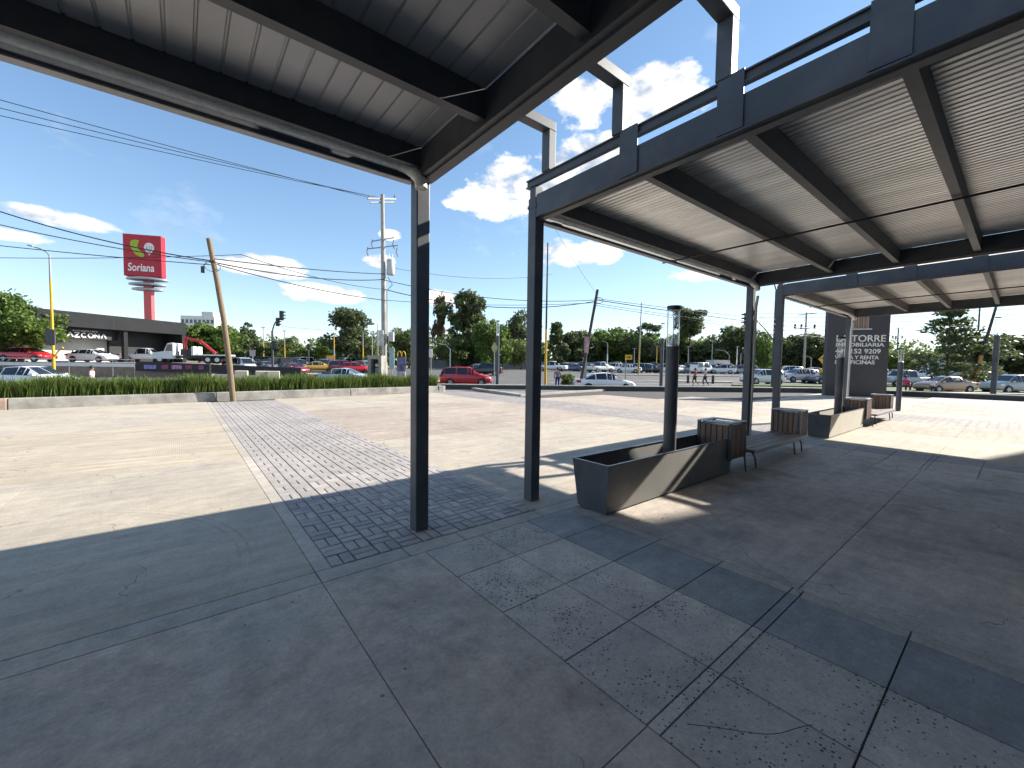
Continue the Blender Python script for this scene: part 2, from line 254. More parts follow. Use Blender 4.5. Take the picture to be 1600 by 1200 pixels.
# ------------------------------------------------------------------ mesh helpers
class MB:
    def __init__(s): s.v = []; s.f = []
    def add(s, vs, fs):
        k = len(s.v); s.v += [tuple(v) for v in vs]; s.f += [tuple(i+k for i in f) for f in fs]; return s
    def box(s, x0, x1, y0, y1, z0, z1):
        return s.add([(x0,y0,z0),(x1,y0,z0),(x1,y1,z0),(x0,y1,z0),(x0,y0,z1),(x1,y0,z1),(x1,y1,z1),(x0,y1,z1)],
                     [(0,3,2,1),(4,5,6,7),(0,1,5,4),(1,2,6,5),(2,3,7,6),(3,0,4,7)])
    def hexa(s, b, t):   # bottom and top quads, counter-clockwise
        return s.add(list(b)+list(t), [(0,3,2,1),(4,5,6,7),(0,1,5,4),(1,2,6,5),(2,3,7,6),(3,0,4,7)])
    def beam(s, p, q, w, h, up=(0,0,1)):   # rectangular bar from p to q
        p, q, up = Vector(p), Vector(q), Vector(up); d = (q-p).normalized(); r = d.cross(up).normalized()*w/2; u = r.cross(d).normalized()*h/2
        return s.hexa([p-r-u, p+r-u, q+r-u, q-r-u], [p-r+u, p+r+u, q+r+u, q-r+u])
    def tube(s, p, q, r0, r1=None, n=10, caps=True):
        r1 = r0 if r1 is None else r1; p, q = Vector(p), Vector(q); d = (q-p).normalized()
        a = d.cross(Vector((0,0,1)) if abs(d.z) < .95 else Vector((1,0,0))).normalized(); b = d.cross(a)
        vs = [c + (a*math.cos(2*math.pi*i/n) + b*math.sin(2*math.pi*i/n))*r for c, r in ((p, r0), (q, r1)) for i in range(n)]
        fs = [(i, (i+1) % n, n+(i+1) % n, n+i) for i in range(n)]
        if caps: fs += [tuple(range(n-1, -1, -1)), tuple(range(n, 2*n))]
        return s.add(vs, fs)
    def path(s, pts, r, n=8):
        pts = [Vector(p) for p in pts]; vs = []; fs = []; a = None
        for i, p in enumerate(pts):
            d = (pts[min(i+1, len(pts)-1)] - pts[max(i-1, 0)]).normalized()
            if a is None: a = d.cross(Vector((0,0,1)) if abs(d.z) < .95 else Vector((1,0,0))).normalized()
            else: a = (a - d*a.dot(d)).normalized()
            b = d.cross(a); rr = r[i] if isinstance(r, (list, tuple)) else r
            vs += [p + (a*math.cos(2*math.pi*k/n) + b*math.sin(2*math.pi*k/n))*rr for k in range(n)]
            if i: fs += [((i-1)*n+k, (i-1)*n+(k+1) % n, i*n+(k+1) % n, i*n+k) for k in range(n)]
        fs += [tuple(range(n-1, -1, -1)), tuple(range((len(pts)-1)*n, len(pts)*n))]
        return s.add(vs, fs)
    def lathe(s, prof, n=20, c=(0,0,0), caps=True):
        vs = [(c[0]+r*math.cos(2*math.pi*i/n), c[1]+r*math.sin(2*math.pi*i/n), c[2]+z) for r, z in prof for i in range(n)]
        fs = [(j*n+i, j*n+(i+1) % n, (j+1)*n+(i+1) % n, (j+1)*n+i) for j in range(len(prof)-1) for i in range(n)]
        if caps and prof[0][0] > 1e-4: fs.append(tuple(range(n-1, -1, -1)))
        if caps and prof[-1][0] > 1e-4: fs.append(tuple(range((len(prof)-1)*n, len(prof)*n)))
        return s.add(vs, fs)
    def prism(s, poly, fn, w0, w1):   # extrude a 2-D outline; fn(u, v, w) -> point
        n = len(poly); vs = [fn(u, v, w0) for u, v in poly] + [fn(u, v, w1) for u, v in poly]
        return s.add(vs, [tuple(range(n-1, -1, -1)), tuple(range(n, 2*n))] + [(i, (i+1) % n, n+(i+1) % n, n+i) for i in range(n)])
    def mesh(s, name, M=None, smooth=False):
        me = bpy.data.meshes.new(name); me.from_pydata(s.v, [], s.f)
        if M: me.materials.append(M)
        if smooth: me.polygons.foreach_set('use_smooth', [True]*len(me.polygons))
        me.update(); return me
    def build(s, name, M, parent=None, smooth=False, bevel=0, fix=True, world=False):
        if world and parent is not None:
            inv = parent.matrix_basis.inverted() if parent.parent is None else (parent.parent.matrix_basis @ parent.matrix_basis).inverted()
            s.v = [tuple(inv @ Vector(v)) for v in s.v]
        me = s.mesh(name, M, smooth)
        if fix:
            bm = bmesh.new(); bm.from_mesh(me); bmesh.ops.recalc_face_normals(bm, faces=bm.faces); bm.to_mesh(me); bm.free()
        o = bpy.data.objects.new(name, me); COL.objects.link(o); o.parent = parent
        if bevel:
            md = o.modifiers.new('bevel', 'BEVEL'); md.width = bevel; md.segments = 2; md.limit_method = 'ANGLE'; md.angle_limit = rad(40)
        if smooth:
            md = o.modifiers.new('split', 'EDGE_SPLIT'); md.split_angle = rad(45)
        return o

def tag(o, label=None, cat=None, group=None, kind=None):
    if label: o['label'] = label
    if cat: o['category'] = cat
    if group: o['group'] = group
    if kind: o['kind'] = kind
    return o
def thing(name, label, cat, loc=(0,0,0), rz=0, group=None):
    o = bpy.data.objects.new(name, None); COL.objects.link(o); o.location = loc; o.rotation_euler = (0, 0, rz); o.empty_display_size = .3
    o.matrix_basis = Matrix.Translation(loc) @ Matrix.Rotation(rz, 4, 'Z')
    return tag(o, label, cat, group)
def copy_tree(o, parent=None):
    c = o.copy(); COL.objects.link(c); c.parent = parent
    for ch in list(o.children): copy_tree(ch, c)
    return c
def inst(name, me, parent=None, M=None, loc=None):
    o = bpy.data.objects.new(name, me); COL.objects.link(o); o.parent = parent
    if loc: o.location = loc
    if M: o.material_slots[0].link = 'OBJECT'; o.material_slots[0].material = M
    return o
SY, CY = math.sin(YAW), math.cos(YAW)
def site(t, d):     # ground plan: t = bearing (644 = 45 degrees right of the view axis), d = distance ahead in metres
    l = t/643.7*d; return (d*SY + l*CY, d*CY - l*SY)
def pt(t, d, z): x, y = site(t, d); return Vector((x, y, z))
FACE = -YAW          # rotation that turns local +x to the right of the view, local -y to the viewer
def gz(d):           # the street falls a step below the plaza, then climbs gently
    return -.2 if d < 40 else min(.6, -.2 + .8*(d-40)/32)

# ================================================================== SETTING
def build_ground():
    mb = MB(); ds = [-120, 0, 40, 56, 72, 130, 400, 3500]; ls = [-3500, -400, -120, -40, 0, 40, 120, 400, 3500]
    vs = []
    for d in ds:
        for l in ls: vs.append((d*SY + l*CY, d*CY - l*SY, gz(d) - .004 if d > 0 else -.204))
    n = len(ls); mb.add(vs, [(i*n+j, i*n+j+1, (i+1)*n+j+1, (i+1)*n+j) for i in range(len(ds)-1) for j in range(n-1)])
    tag(mb.build('ground', DIRTG), kind='structure')
    # street and parking asphalt, laid on the ground
    mb = MB(); ds = [18, 40, 56, 72, 88]; vs = []
    for d in ds:
        for l in (-130, -40, 40, 130): vs.append((d*SY + l*CY, d*CY - l*SY, gz(d) + .006))
    mb.add(vs, [(i*4+j, i*4+j+1, (i+1)*4+j+1, (i+1)*4+j) for i in range(len(ds)-1) for j in range(3)])
    rd = tag(mb.build('road', ASPH), kind='structure')
    # painted lines on the far lane
    for t0, t1, d in ((60, 330, 50), (60, 330, 44), (-120, -20, 47), (430, 700, 44)):
        m2 = MB(); a, b = pt(t0, d, gz(d)+.012), pt(t1, d, gz(d)+.012); a2, b2 = pt(t0, d+.18, gz(d+.18)+.012), pt(t1, d+.18, gz(d+.18)+.012)
        m2.add([a, b, b2, a2], [(0,1,2,3)]); m2.build('lane_line', WHITE, rd)
    def strip(name, t0, t1, d0, d1, h, M):
        mb = MB(); P = [pt(t0, d0, 0), pt(t1, d0, 0), pt(t1, d1, 0), pt(t0, d1, 0)]; zz = [gz(d0), gz(d0), gz(d1), gz(d1)]
        mb.hexa([(p.x, p.y, z-.1) for p, z in zip(P, zz)], [(p.x, p.y, z+h) for p, z in zip(P, zz)])
        return tag(mb.build(name, M), kind='structure')
    strip('grass_median', 345, 560, 42.5, 45, .12, GRASS)
    strip('kerb', 130, 360, 62, 62.8, .15, KERB)
    strip('kerb', 250, 345, 47.5, 48.6, .15, KERB)
    strip('grass_verge', 560, 1300, 37.5, 43, .10, GRASS)
    strip('kerb', 560, 1300, 34.8, 36.2, .12, KERB)
    strip('traffic_island', -158, -95, 40.6, 42.5, .18, mat('yellow_kerb_paint', (.55, .30, .03), .7, 0, .2, 3))
    # raised lot of the car dealer on the left
    mb = MB(); P = [(-1400, 42), (-470, 44), (-458, 62), (-440, 150), (-1400, 150)]
    q = [pt(t, d, 0) for t, d in P]
    mb.prism([(p.x, p.y) for p in q], lambda u, v, w: (u, v, w), -.3, 1.35)
    tag(mb.build('dealership_terrace', mat('terrace_wall', (.26, .20, .17), .9, 0, .2, 2, .3, 30)), kind='structure')
build_ground()

PZ = None
def build_plaza():
    global PZ
    mb = MB(); P = [(-30, -25), (44, -25), (44, -1), (40, 3.5), (37.2, 9.6), (14.5, 25), (12.5, 23), (-30, 21)]
    mb.prism(P, lambda u, v, w: (u, v, w), -.21, -.028)
    PZ = tag(mb.build('plaza', JOINT), kind='structure')
    def slab(name, x0, x1, y0, y1, M, j=.0032, ch=.0012, z=0.):
        mb = MB(); x0 += j; x1 -= j; y0 += j; y1 -= j
        mb.add([(x0,y0,-.03),(x1,y0,-.03),(x1,y1,-.03),(x0,y1,-.03),(x0,y0,z-ch),(x1,y0,z-ch),(x1,y1,z-ch),(x0,y1,z-ch),
                (x0+ch,y0+ch,z),(x1-ch,y0+ch,z),(x1-ch,y1-ch,z),(x0+ch,y1-ch,z)],
               [(0,1,5,4),(1,2,6,5),(2,3,7,6),(3,0,4,7),(4,5,9,8),(5,6,10,9),(6,7,11,10),(7,4,8,11),(8,9,10,11)])
        return mb.build(name, M, PZ, fix=False)
    # near slabs under the first roof
    for x0, x1 in ((-8, -3.6), (-3.6, .87), (.87, 1.79)):
        for y0, y1 in ((-6, -1.4), (-1.4, 1.10), (1.10, 3.5)): slab('concrete_slab', x0, x1, y0, y1, G_NEAR)
    xs = [-8, -5.2, -3.0, -1.1, .87, 1.645, 2.25, 3.35, 4.3, 5.6, 6.9, 8.2, 9.4, 10.4, 12.4, 14.4, 16.4, 18.4]
    for a, b in zip(xs, xs[1:]): slab('band_slab', a, b, 3.5, 3.72, G_BAND, .0048)
    # pitted tile carpet and its dark margin
    ys = [3.5, 2.92, 2.29, 1.67, 1.105, 1.03, .40, -.23, -.86, -1.5, -2.6]
    for xo, far in ((0, 0), (8.55, 1)):
        for y1, y0 in zip(ys, ys[1:]):
            for a, b in ((1.79, 2.44), (2.44, 3.08)): slab('pitted_tile', a+xo, b+xo, y0, y1, G_TILE, .0048)
            slab('dark_tile', 3.08+xo, 3.76+xo, y0, y1, G_DARK, .0048); slab('edge_tile', 3.76+xo, 3.90+xo, y0, y1, G_BAND, .0048)
    for x0, x1 in ((3.90, 7.1), (7.1, 10.34)):
        for y0, y1 in ((-6, -1.5), (-1.5, 1.07), (1.07, 3.5)): slab('concrete_slab', x0, x1, y0, y1, G_RIGHT)
    # sunlit forecourt, left of the paver strip
    for x0, x1 in ((-12, -7.2), (-7.2, -4.4), (-4.4, -1.69), (-1.69, .87)):
        for y0, y1 in ((3.72, 8.9), (8.9, 14.55), (14.55, 21.9)):
            slab('concrete_slab', x0, x1, y0, y1, G_GROOVE if (x0 > -5 and y0 == 8.9) else G_SUN)
    # right of the strip
    for x0, x1 in ((3.43, 6.2), (6.2, 8.96), (8.96, 11.9)):
        for y0, y1, M in ((3.72, 9.2, G_SUN), (9.2, 16.4, G_PINK), (16.4, 22.6, G_SUN)): slab('concrete_slab', x0, x1, y0, y1, M)
    for y0, y1 in ((3.72, 9.2), (9.2, 16.4), (16.4, 24)): slab('stamped_strip_slab', 11.9, 14.6, y0, y1, G_STRIP)
    for x0, x1 in ((14.6, 17.4), (17.4, 20.3), (20.3, 24), (24, 29), (29, 36)):
        for y0, y1, M in ((3.72, 9.2, G_SUN), (9.2, 16.4, G_PINK)):
            if x0 < 22 or y0 < 9: slab('concrete_slab', x0, x1, y0, min(y1, 16.2 if x0 < 20 else 12.5 if x0 < 28 else 9.2), M)
    # lit floor beyond the second bench
    for x0, x1, M in ((12.45, 16.1, G_SUN), (16.1, 19.7, G_PINK), (19.7, 22.6, G_STRIP), (22.6, 27.5, G_PINK), (27.5, 33, G_PINK), (33, 39.6, G_SUN)):
        for y0, y1 in ((-6, -1.5), (-1.5, 1.07), (1.07, 3.5)): slab('concrete_slab', x0, x1, y0, y1, M)
    for a, b in ((18.4, 22.6), (22.6, 27.5), (27.5, 33), (33, 39)): slab('band_slab', a, b, 3.5, 3.72, G_BAND)
    # stamped paver strip: basket weave of small blocks
    bw, bl, gap = .11, .22, .0055
    def bmesh_brick(w, l):
        c = .006; x, y = w/2-gap, l/2-gap
        return MB().add([(-x,-y,-.03),(x,-y,-.03),(x,y,-.03),(-x,y,-.03),(-x,-y,-c),(x,-y,-c),(x,y,-c),(-x,y,-c),(-x+c,-y+c,0),(x-c,-y+c,0),(x-c,y-c,0),(-x+c,y-c,0)],
            [(0,1,5,4),(1,2,6,5),(2,3,7,6),(3,0,4,7),(4,5,9,8),(5,6,10,9),(6,7,11,10),(7,4,8,11),(8,9,10,11)])
    bv, bh = bmesh_brick(bw, bl), bmesh_brick(bl, bw)
    mv, mh = bv.mesh('paver', G_BRICK), bh.mesh('paver', G_BRICK)
    x0 = 1.005; k = 0; rest = MB()
    for r in range(81):
        for c in range(11):
            cx = x0 + c*bl + bl/2 + (c//2)*.004; cy = 3.735 + r*bl + bl/2
            for i in (-1, 1):
                if (r+c) % 2 == 0: px, py, me, src = cx+i*bw/2, cy, mv, bv
                else: px, py, me, src = cx, cy+i*bw/2, mh, bh
                dz = random.uniform(-.0025, .0015)
                if k < 300: inst('paver', me, PZ, loc=(px, py, dz)); k += 1
                else: rest.add([(a+px, b+py, z+dz) for a, b, z in src.v], src.f)
    tag(rest.build('paver_field', G_BRICK, PZ, fix=False), kind='stuff')
    for y0, y1 in ((3.72, 9), (9, 14.5), (14.5, 21.7)): slab('strip_edging', .87, 1.005, y0, y1, G_BAND)
    MB().path([(1.96+.5*f, .98-.62*f+.22*f*f+.012*math.sin(9*f), -.0005) for f in [k/14 for k in range(15)]], .0022, 5).build('crack', JOINT, PZ)
    # gravel bed by the low street wall
    mb = MB(); mb.prism([(15.9, 25.0), (15.0, 17.9), (18.2, 18.6), (22.5, 19.4), (19.6, 21.9)], lambda u, v, w: (u, v, w), -.03, .02)
    tag(mb.build('gravel_bed', G_GRAVEL), kind='structure')
    mb = MB(); mb.beam((16.1, 24.7, .04), (14.95, 17.8, .04), .22, .16); mb.beam((14.95, 17.85, .04), (24, 18.9, .04), .2, .12)
    tag(mb.build('kerb', KERB), kind='structure')
build_plaza()

# ---- the office building whose shade falls across the near floor (beside and behind the viewer)
def build_office():
    t = thing('office_building', 'grey office tower with an added low wing beside the roofed walkway', 'building', (24, -10, 0))
    W = mat('office_render', (.34, .33, .32), .85, 0, .08, .6, .2, 20); G = DGLASS
    MB().box(24, 40, -26, -6.75, -.03, 22).build('tower_wall', W, t, world=True)
    MB().box(-14, 23.98, -16, -5.2, -.03, 4.6).build('unseen_wing_wall', W, t, world=True)  # unseen wing behind the viewer, added to darken the ambience under the canopies
    MB().box(-14.2, 23.96, -16.2, -5.0, 4.6, 4.9).build('roof', PAINT, t, world=True)
    for i in range(11):
        x = -12.6 + i*3.1
        w = MB().box(x, x+2.5, -5.2, -5.14, .3, 3.2).build('window', PAINT, t, world=True)
        pane = MB().box(x+.08, x+2.42, -5.14, -5.12, .38, 3.12).build('pane', G, w)
        pane.data.transform(t.matrix_basis.inverted())
    for j in range(5):
        for i in range(5):
            x = 24.6 + i*3.0; z = 1.2 + j*3.2
            MB().box(x, x+2.3, -6.75, -6.72, z, z+1.9).build('window', G, t, world=True)
build_office()

# ================================================================== CANOPIES
SL = .016
def gbz(y): return 3.665 + SL*(4.0-y)
YB = -4.6
def sloped(mb, x0, x1, y0, y1, dz0, dz1):
    return mb.hexa([(x0,y0,gbz(y0)+dz0),(x1,y0,gbz(y0)+dz0),(x1,y1,gbz(y1)+dz0),(x0,y1,gbz(y1)+dz0)], [(x0,y0,gbz(y0)+dz1),(x1,y0,gbz(y0)+dz1),(x1,y1,gbz(y1)+dz1),(x0,y1,gbz(y1)+dz1)])
def canopy(x0, x1, rafters, label, pitch, ribw, conduit=None, flat=False, deck=None):
    t = thing('roof_canopy', label, 'canopy', ((x0+x1)/2, 4.05, 0), 0, 'flat steel roofs along the walkway')
    B = lambda mb, n, M=PAINT, bevel=.004, **k: mb.build(n, M, t, world=True, bevel=bevel, **k)
    for cx in (x0, x1-.15):
        c = B(MB().box(cx, cx+.15, 3.97, 4.12, 0, 3.93), 'column', bevel=.012)
        MB().box(cx-.006, cx+.156, 3.964, 4.126, 3.80, 3.84).build('collar_plate', PAINT, c).data.transform(t.matrix_basis.inverted())
        B(MB().box(cx, cx+.15, YB+.02, YB+.17, 0, gbz(YB)), 'column', bevel=.012)
    # side girders, with the bottom flange standing a little proud
    for a, s in ((x0, -1), (x1-.15, 1)):
        mb = MB(); sloped(mb, a+.004, a+.146, YB, 3.968, .014, .285); B(mb, 'girder')
        mb = MB(); sloped(mb, a-.012, a+.162, YB, 3.968, 0, .0138); B(mb, 'girder_flange', bevel=0)
        mb = MB(); sloped(mb, a+.045, a+.105, YB, 3.968, -.016, -.0002); B(mb, 'girder_rib', bevel=0)
        # raised rail above the slit, carried by bracket plates
        u0 = a-.006 if s < 0 else a+.096; zt = 4.17
        mb = MB(); mb.box(u0, u0+.06, YB, 4.16, zt-.014, zt); mb.box(u0+.022, u0+.034, YB, 4.16, zt-.085, zt-.0142); mb.box(u0, u0+.06, YB, 4.16, zt-.10, zt-.0852); B(mb, 'upper_rail', bevel=0)
        xp = a-.014 if s < 0 else a+.151
        for y in rafters:
            B(MB().box(xp, xp+.012, y-.02, y+.19, gbz(y)+.02, zt+.012), 'bracket_plate', bevel=0)
        B(MB().box(a+.012, a+.13, 3.99, 4.10, 3.9305, zt-.101), 'end_block', bevel=0)
    # rafters
    for y in rafters:
        z = gbz(y)+.045
        mb = MB(); mb.box(x0+.152, x1-.152, y-.012, y+.058, z+.012, z+.235); B(mb, 'rafter', bevel=0)
        mb = MB(); mb.box(x0+.152, x1-.152, y-.018, y+.064, z, z+.0118); B(mb, 'rafter_flange', bevel=0)
    # front edge: inner beam, rain pipe, outer fascia
    z = gbz(3.9)
    B(MB().box(x0+.152, x1-.152, 3.885, 3.925, z+.10, z+.275), 'front_beam')
    B(MB().box(x0+.152, x1-.152, 3.872, 3.938, z+.088, z+.0998), 'front_beam_flange', bevel=0)
    mb = MB(); mb.box(x0+.151, x1-.151, 4.105, 4.14, z+.012, z+.29); B(mb, 'fascia')
    mb = MB(); mb.box(x0+.151, x1-.151, 4.055, 4.142, z, z+.0118); B(mb, 'fascia_lip', PLATE, bevel=0)
    zp = z+.115
    L1 = x1-.30; step = 3.0; xs = []
    x = L1
    while x > x0+.2: xs.append(x); x -= step
    mb = MB(); mb.tube((x0+.17, 4.02, zp), (L1, 4.02, zp), .056, n=16)
    for q in xs[1:]: mb.tube((q, 4.02, zp), (q+.14, 4.02, zp), .062, n=16)
    B(mb, 'rain_pipe', PVC, bevel=0, smooth=True)
    arc = [(L1-.01, 4.02, zp)] + [(L1+.15*math.sin(a), 4.02-.13*(1-math.cos(a)), zp-.15*(1-math.cos(a))) for a in [rad(k*15) for k in range(1, 7)]] + [(L1+.155, 3.885, zp-.23)]
    B(MB().path(arc, .061, 14), 'pipe_elbow', PVC, bevel=0, smooth=True)
    # trough roofing sheets, ribs along the fall of the roof
    n = int(round((x1-x0-.3)/.92)); sw = (x1-x0-.3)/n; yb, yf = YB+.05, 3.96
    for i in range(n):
        a = x0+.15+i*sw; k = int(round(sw/pitch)); p = sw/k; prof = []
        for j in range(k):
            u = a+j*p; w = p*ribw
            prof += [(u, 0), (u+p-w, 0), (u+p-w*.72, .022 if not flat else .012), (u+p-w*.28, .022 if not flat else .012)]
        prof.append((a+sw, 0)); prof.append((a+sw+.02 if i < n-1 else a+sw, 0)); lift = .0016*(i % 2)
        mb = MB(); vs = []
        for (u, h) in prof: vs += [(u, yb, gbz(yb)+.286+h+lift), (u, yf, gbz(yf)+.286+h+lift)]
        mb.add(vs, [(2*q, 2*q+2, 2*q+3, 2*q+1) for q in range(len(prof)-1)])
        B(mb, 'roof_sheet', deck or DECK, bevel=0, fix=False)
    mb = MB(); sloped(mb, x0+.15, x1-.15, YB+.05, 3.955, .312, .318); B(mb, 'seam_light_blocker', PAINT, bevel=0)  # plate added above the sheets to stop light leaking through their seams
    B(MB().box(x0+.152, x1-.152, 3.89, 3.92, z+.2755, z+.3105), 'closure_strip', bevel=0)
    if conduit:
        B(MB().tube((conduit, YB, gbz(YB)-.0+.03), (conduit, 4.22, gbz(4.2)+.03-.01), .014, n=8), 'conduit', BLACK, bevel=0)
    return t
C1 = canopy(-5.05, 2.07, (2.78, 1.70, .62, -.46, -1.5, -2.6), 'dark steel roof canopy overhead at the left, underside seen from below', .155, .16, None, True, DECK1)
C2 = canopy(3.55, 10.42, (2.50, 1.52, .54, -.46, -1.5, -2.6), 'large steel roof canopy with ribbed underside at upper right', .085, .42, 6.9)
C3 = canopy(12.12, 19.0, (2.50, 1.52, .54, -.46, -1.5, -2.6), 'farthest steel roof canopy, above the second planter and bench', .085, .42, 15.1)

# downpipes that drop beside two of the columns
tag(MB().path([(10.36, 3.9, 3.45), (10.36, 3.93, 3.2), (10.36, 3.95, .05)], .03, 10).build('downpipe', mat('galvanised_pipe', (.5, .48, .42), .4, .3, .15, 6), smooth=True), 'galvanised downpipe against the column behind the near bench', 'pipe')
tag(MB().path([(18.74, 3.9, 3.45), (18.74, 3.93, 3.2), (18.74, 3.95, .05)], .035, 10).build('downpipe', WHITE, smooth=True), 'white downpipe against the far canopy column before the dark pillar', 'pipe')

def gate(y, xl, xr, label, grp):
    t = thing('portal_frame', label, 'frame', ((xl+xr)/2, y, 4.171), 0, grp)
    w, dpt, zt = .115, .13, 4.76
    MB().box(xr-w, xr, y, y+dpt, 4.171, zt-w).build('post', PAINT, t, world=True, bevel=.006)
    MB().box(xl, xl+w, y, y+dpt, 4.171, zt-w).build('post', PAINT, t, world=True, bevel=.006)
    MB().box(xl, xr, y, y+dpt, zt-w+.0005, zt).build('crossbar', PAINT, t, world=True, bevel=.006)
for y, l in ((3.72, 'farthest of the steel portal frames standing between the two near roofs'), (2.66, 'middle steel portal frame between the two near roofs'), (1.60, 'nearest steel portal frame at the top edge, between the two near roofs')):
    gate(y, 1.99, 3.64, l, 'portal frames over the roof gap')
for y in (3.72, 2.66, 1.6):
    gate(y, 10.34, 12.20, {3.72: 'farthest', 2.66: 'middle', 1.6: 'nearest'}[y]+' steel portal frame over the gap before the farthest roof', 'portal frames over the far roof gap')

# ================================================================== PLANTERS, BENCHES, BOLLARDS
def planter(x0, x1, label):
    t = thing('planter', label, 'planter', ((x0+x1)/2, 3.3, 0), 0, 'long steel planters')
    h, ti = .60, .012; y0, y1 = 3.03, 3.60; b = .05
    T = [(x0,y0),(x1,y0),(x1,y1),(x0,y1)]; Bt = [(x0+.015,y0+.03),(x1-.015,y0+.03),(x1-.015,y1-.09),(x0+.015,y1-.09)]
    for i, nm in enumerate(('side_panel', 'end_panel', 'side_panel', 'end_panel')):
        j = (i+1) % 4
        def ins(p, q, k=ti): return (p[0]+(k if p[0] < (x0+x1)/2 else -k), p[1]+(k if p[1] < 3.3 else -k))
        a, bq, c, d = Bt[i], Bt[j], T[j], T[i]
        ai, bi, ci, di = [ins(p, None) for p in (a, bq, c, d)]
        MB().hexa([(*a,.02),(*bq,.02),(*bi,.02),(*ai,.02)], [(*d,h),(*c,h),(*ci,h),(*di,h)]).build(nm, PAINT2, t, world=True)
    mb = MB(); r = .03
    for (a, c, d, e) in ((x0-.004,x1+.004,y0-.004,y0+r),(x0-.004,x1+.004,y1-r,y1+.004),(x0-.004,x0+r,y0+r+.0005,y1-r-.0005),(x1-r,x1+.004,y0+r+.0005,y1-r-.0005)): mb.box(a, c, d, e, h+.0005, h+.008)
    mb.build('rim', mat('worn_rim_paint', (.10, .105, .11), .35, .1, .3, 5), t, world=True)
    MB().box(x0+.035, x1-.035, y0+.045, y1-.10, .02, .40).build('soil', SOIL, t, world=True)
    MB().box(x0+.05, x1-.05, y0+.07, y1-.13, 0.001, .0198).build('plinth', mat('plinth_steel', (.2, .2, .2), .6, .2), t, world=True)
planter(3.93, 7.27, 'long dark steel planter in front, with a sun patch on its side')
planter(12.96, 16.5, 'long steel planter farther back with its side in full sun')

def bollard(x, y, z0, zt, r, label, grp='lamp posts with a glass head'):
    t = thing('bollard_light', label, 'lamp post', (x, y, z0), 0, grp)
    n = (zt-z0)*.775 if z0 < .3 else zt-z0-.60; H = zt-z0
    MB().lathe([(r*1.25,0),(r*1.25,.02),(r,.03),(r,n)], 28).build('post', PAINT, t, smooth=True)
    MB().lathe([(r*.96,n+.0005),(r*.96,n+.012),(r*.45,n+.05),(r*.2,n+.13),(r*.05,n+.2),(0,n+.2)], 24).build('reflector_cone', mat('satin_aluminium', (.7, .7, .7), .3, .8), t, smooth=True)
    MB().lathe([(r*.97,n+.0125),(r*.97,H-.06)], 28, caps=False).build('glass_tube', GLASS, t, smooth=True, fix=False)
    MB().lathe([(r*1.02,H-.06),(r*1.04,H-.05),(r*1.04,H),(0,H+.004)], 28).build('cap', BLACK, t, smooth=True)
    MB().tube((0,0,n+.2), (0,0,H-.06), .008, n=8).build('rod', mat('satin_aluminium', (.7,.7,.7)), t)
    for k in range(2):
        a = rad(90+180*k+20); MB().beam((r*.9*math.cos(a), r*.9*math.sin(a), n), (r*.9*math.cos(a), r*.9*math.sin(a), H-.05), .012, .012, (1,0,0)).build('strut', mat('satin_aluminium', (.7,.7,.7)), t)
bollard(5.75, 3.31, .401, 2.70, .093, 'dark round lamp post with glass head rising from the front planter')
bollard(14.78, 3.31, .401, 2.72, .093, 'dark round lamp post with glass head rising from the sunlit planter')
bollard(24.45, 3.37, 0, 2.75, .093, 'dark lamp post on the sunlit floor just right of the far bench')
for (t_, d_, zt, l) in ((233, 32.5, 5.2, 'slim dark lamp post behind the low wall, left of the front planter lamp'), (-23, 33.5, 5.3, 'slim dark lamp post behind the low wall beside the red car'), (753, 32.2, 6.0, 'tall dark lamp post with glass head behind the low wall at far right')):
    x, y = site(t_, d_); bollard(x, y, gz(d_)-.0, zt, .13 if t_ < 500 else .17, l)

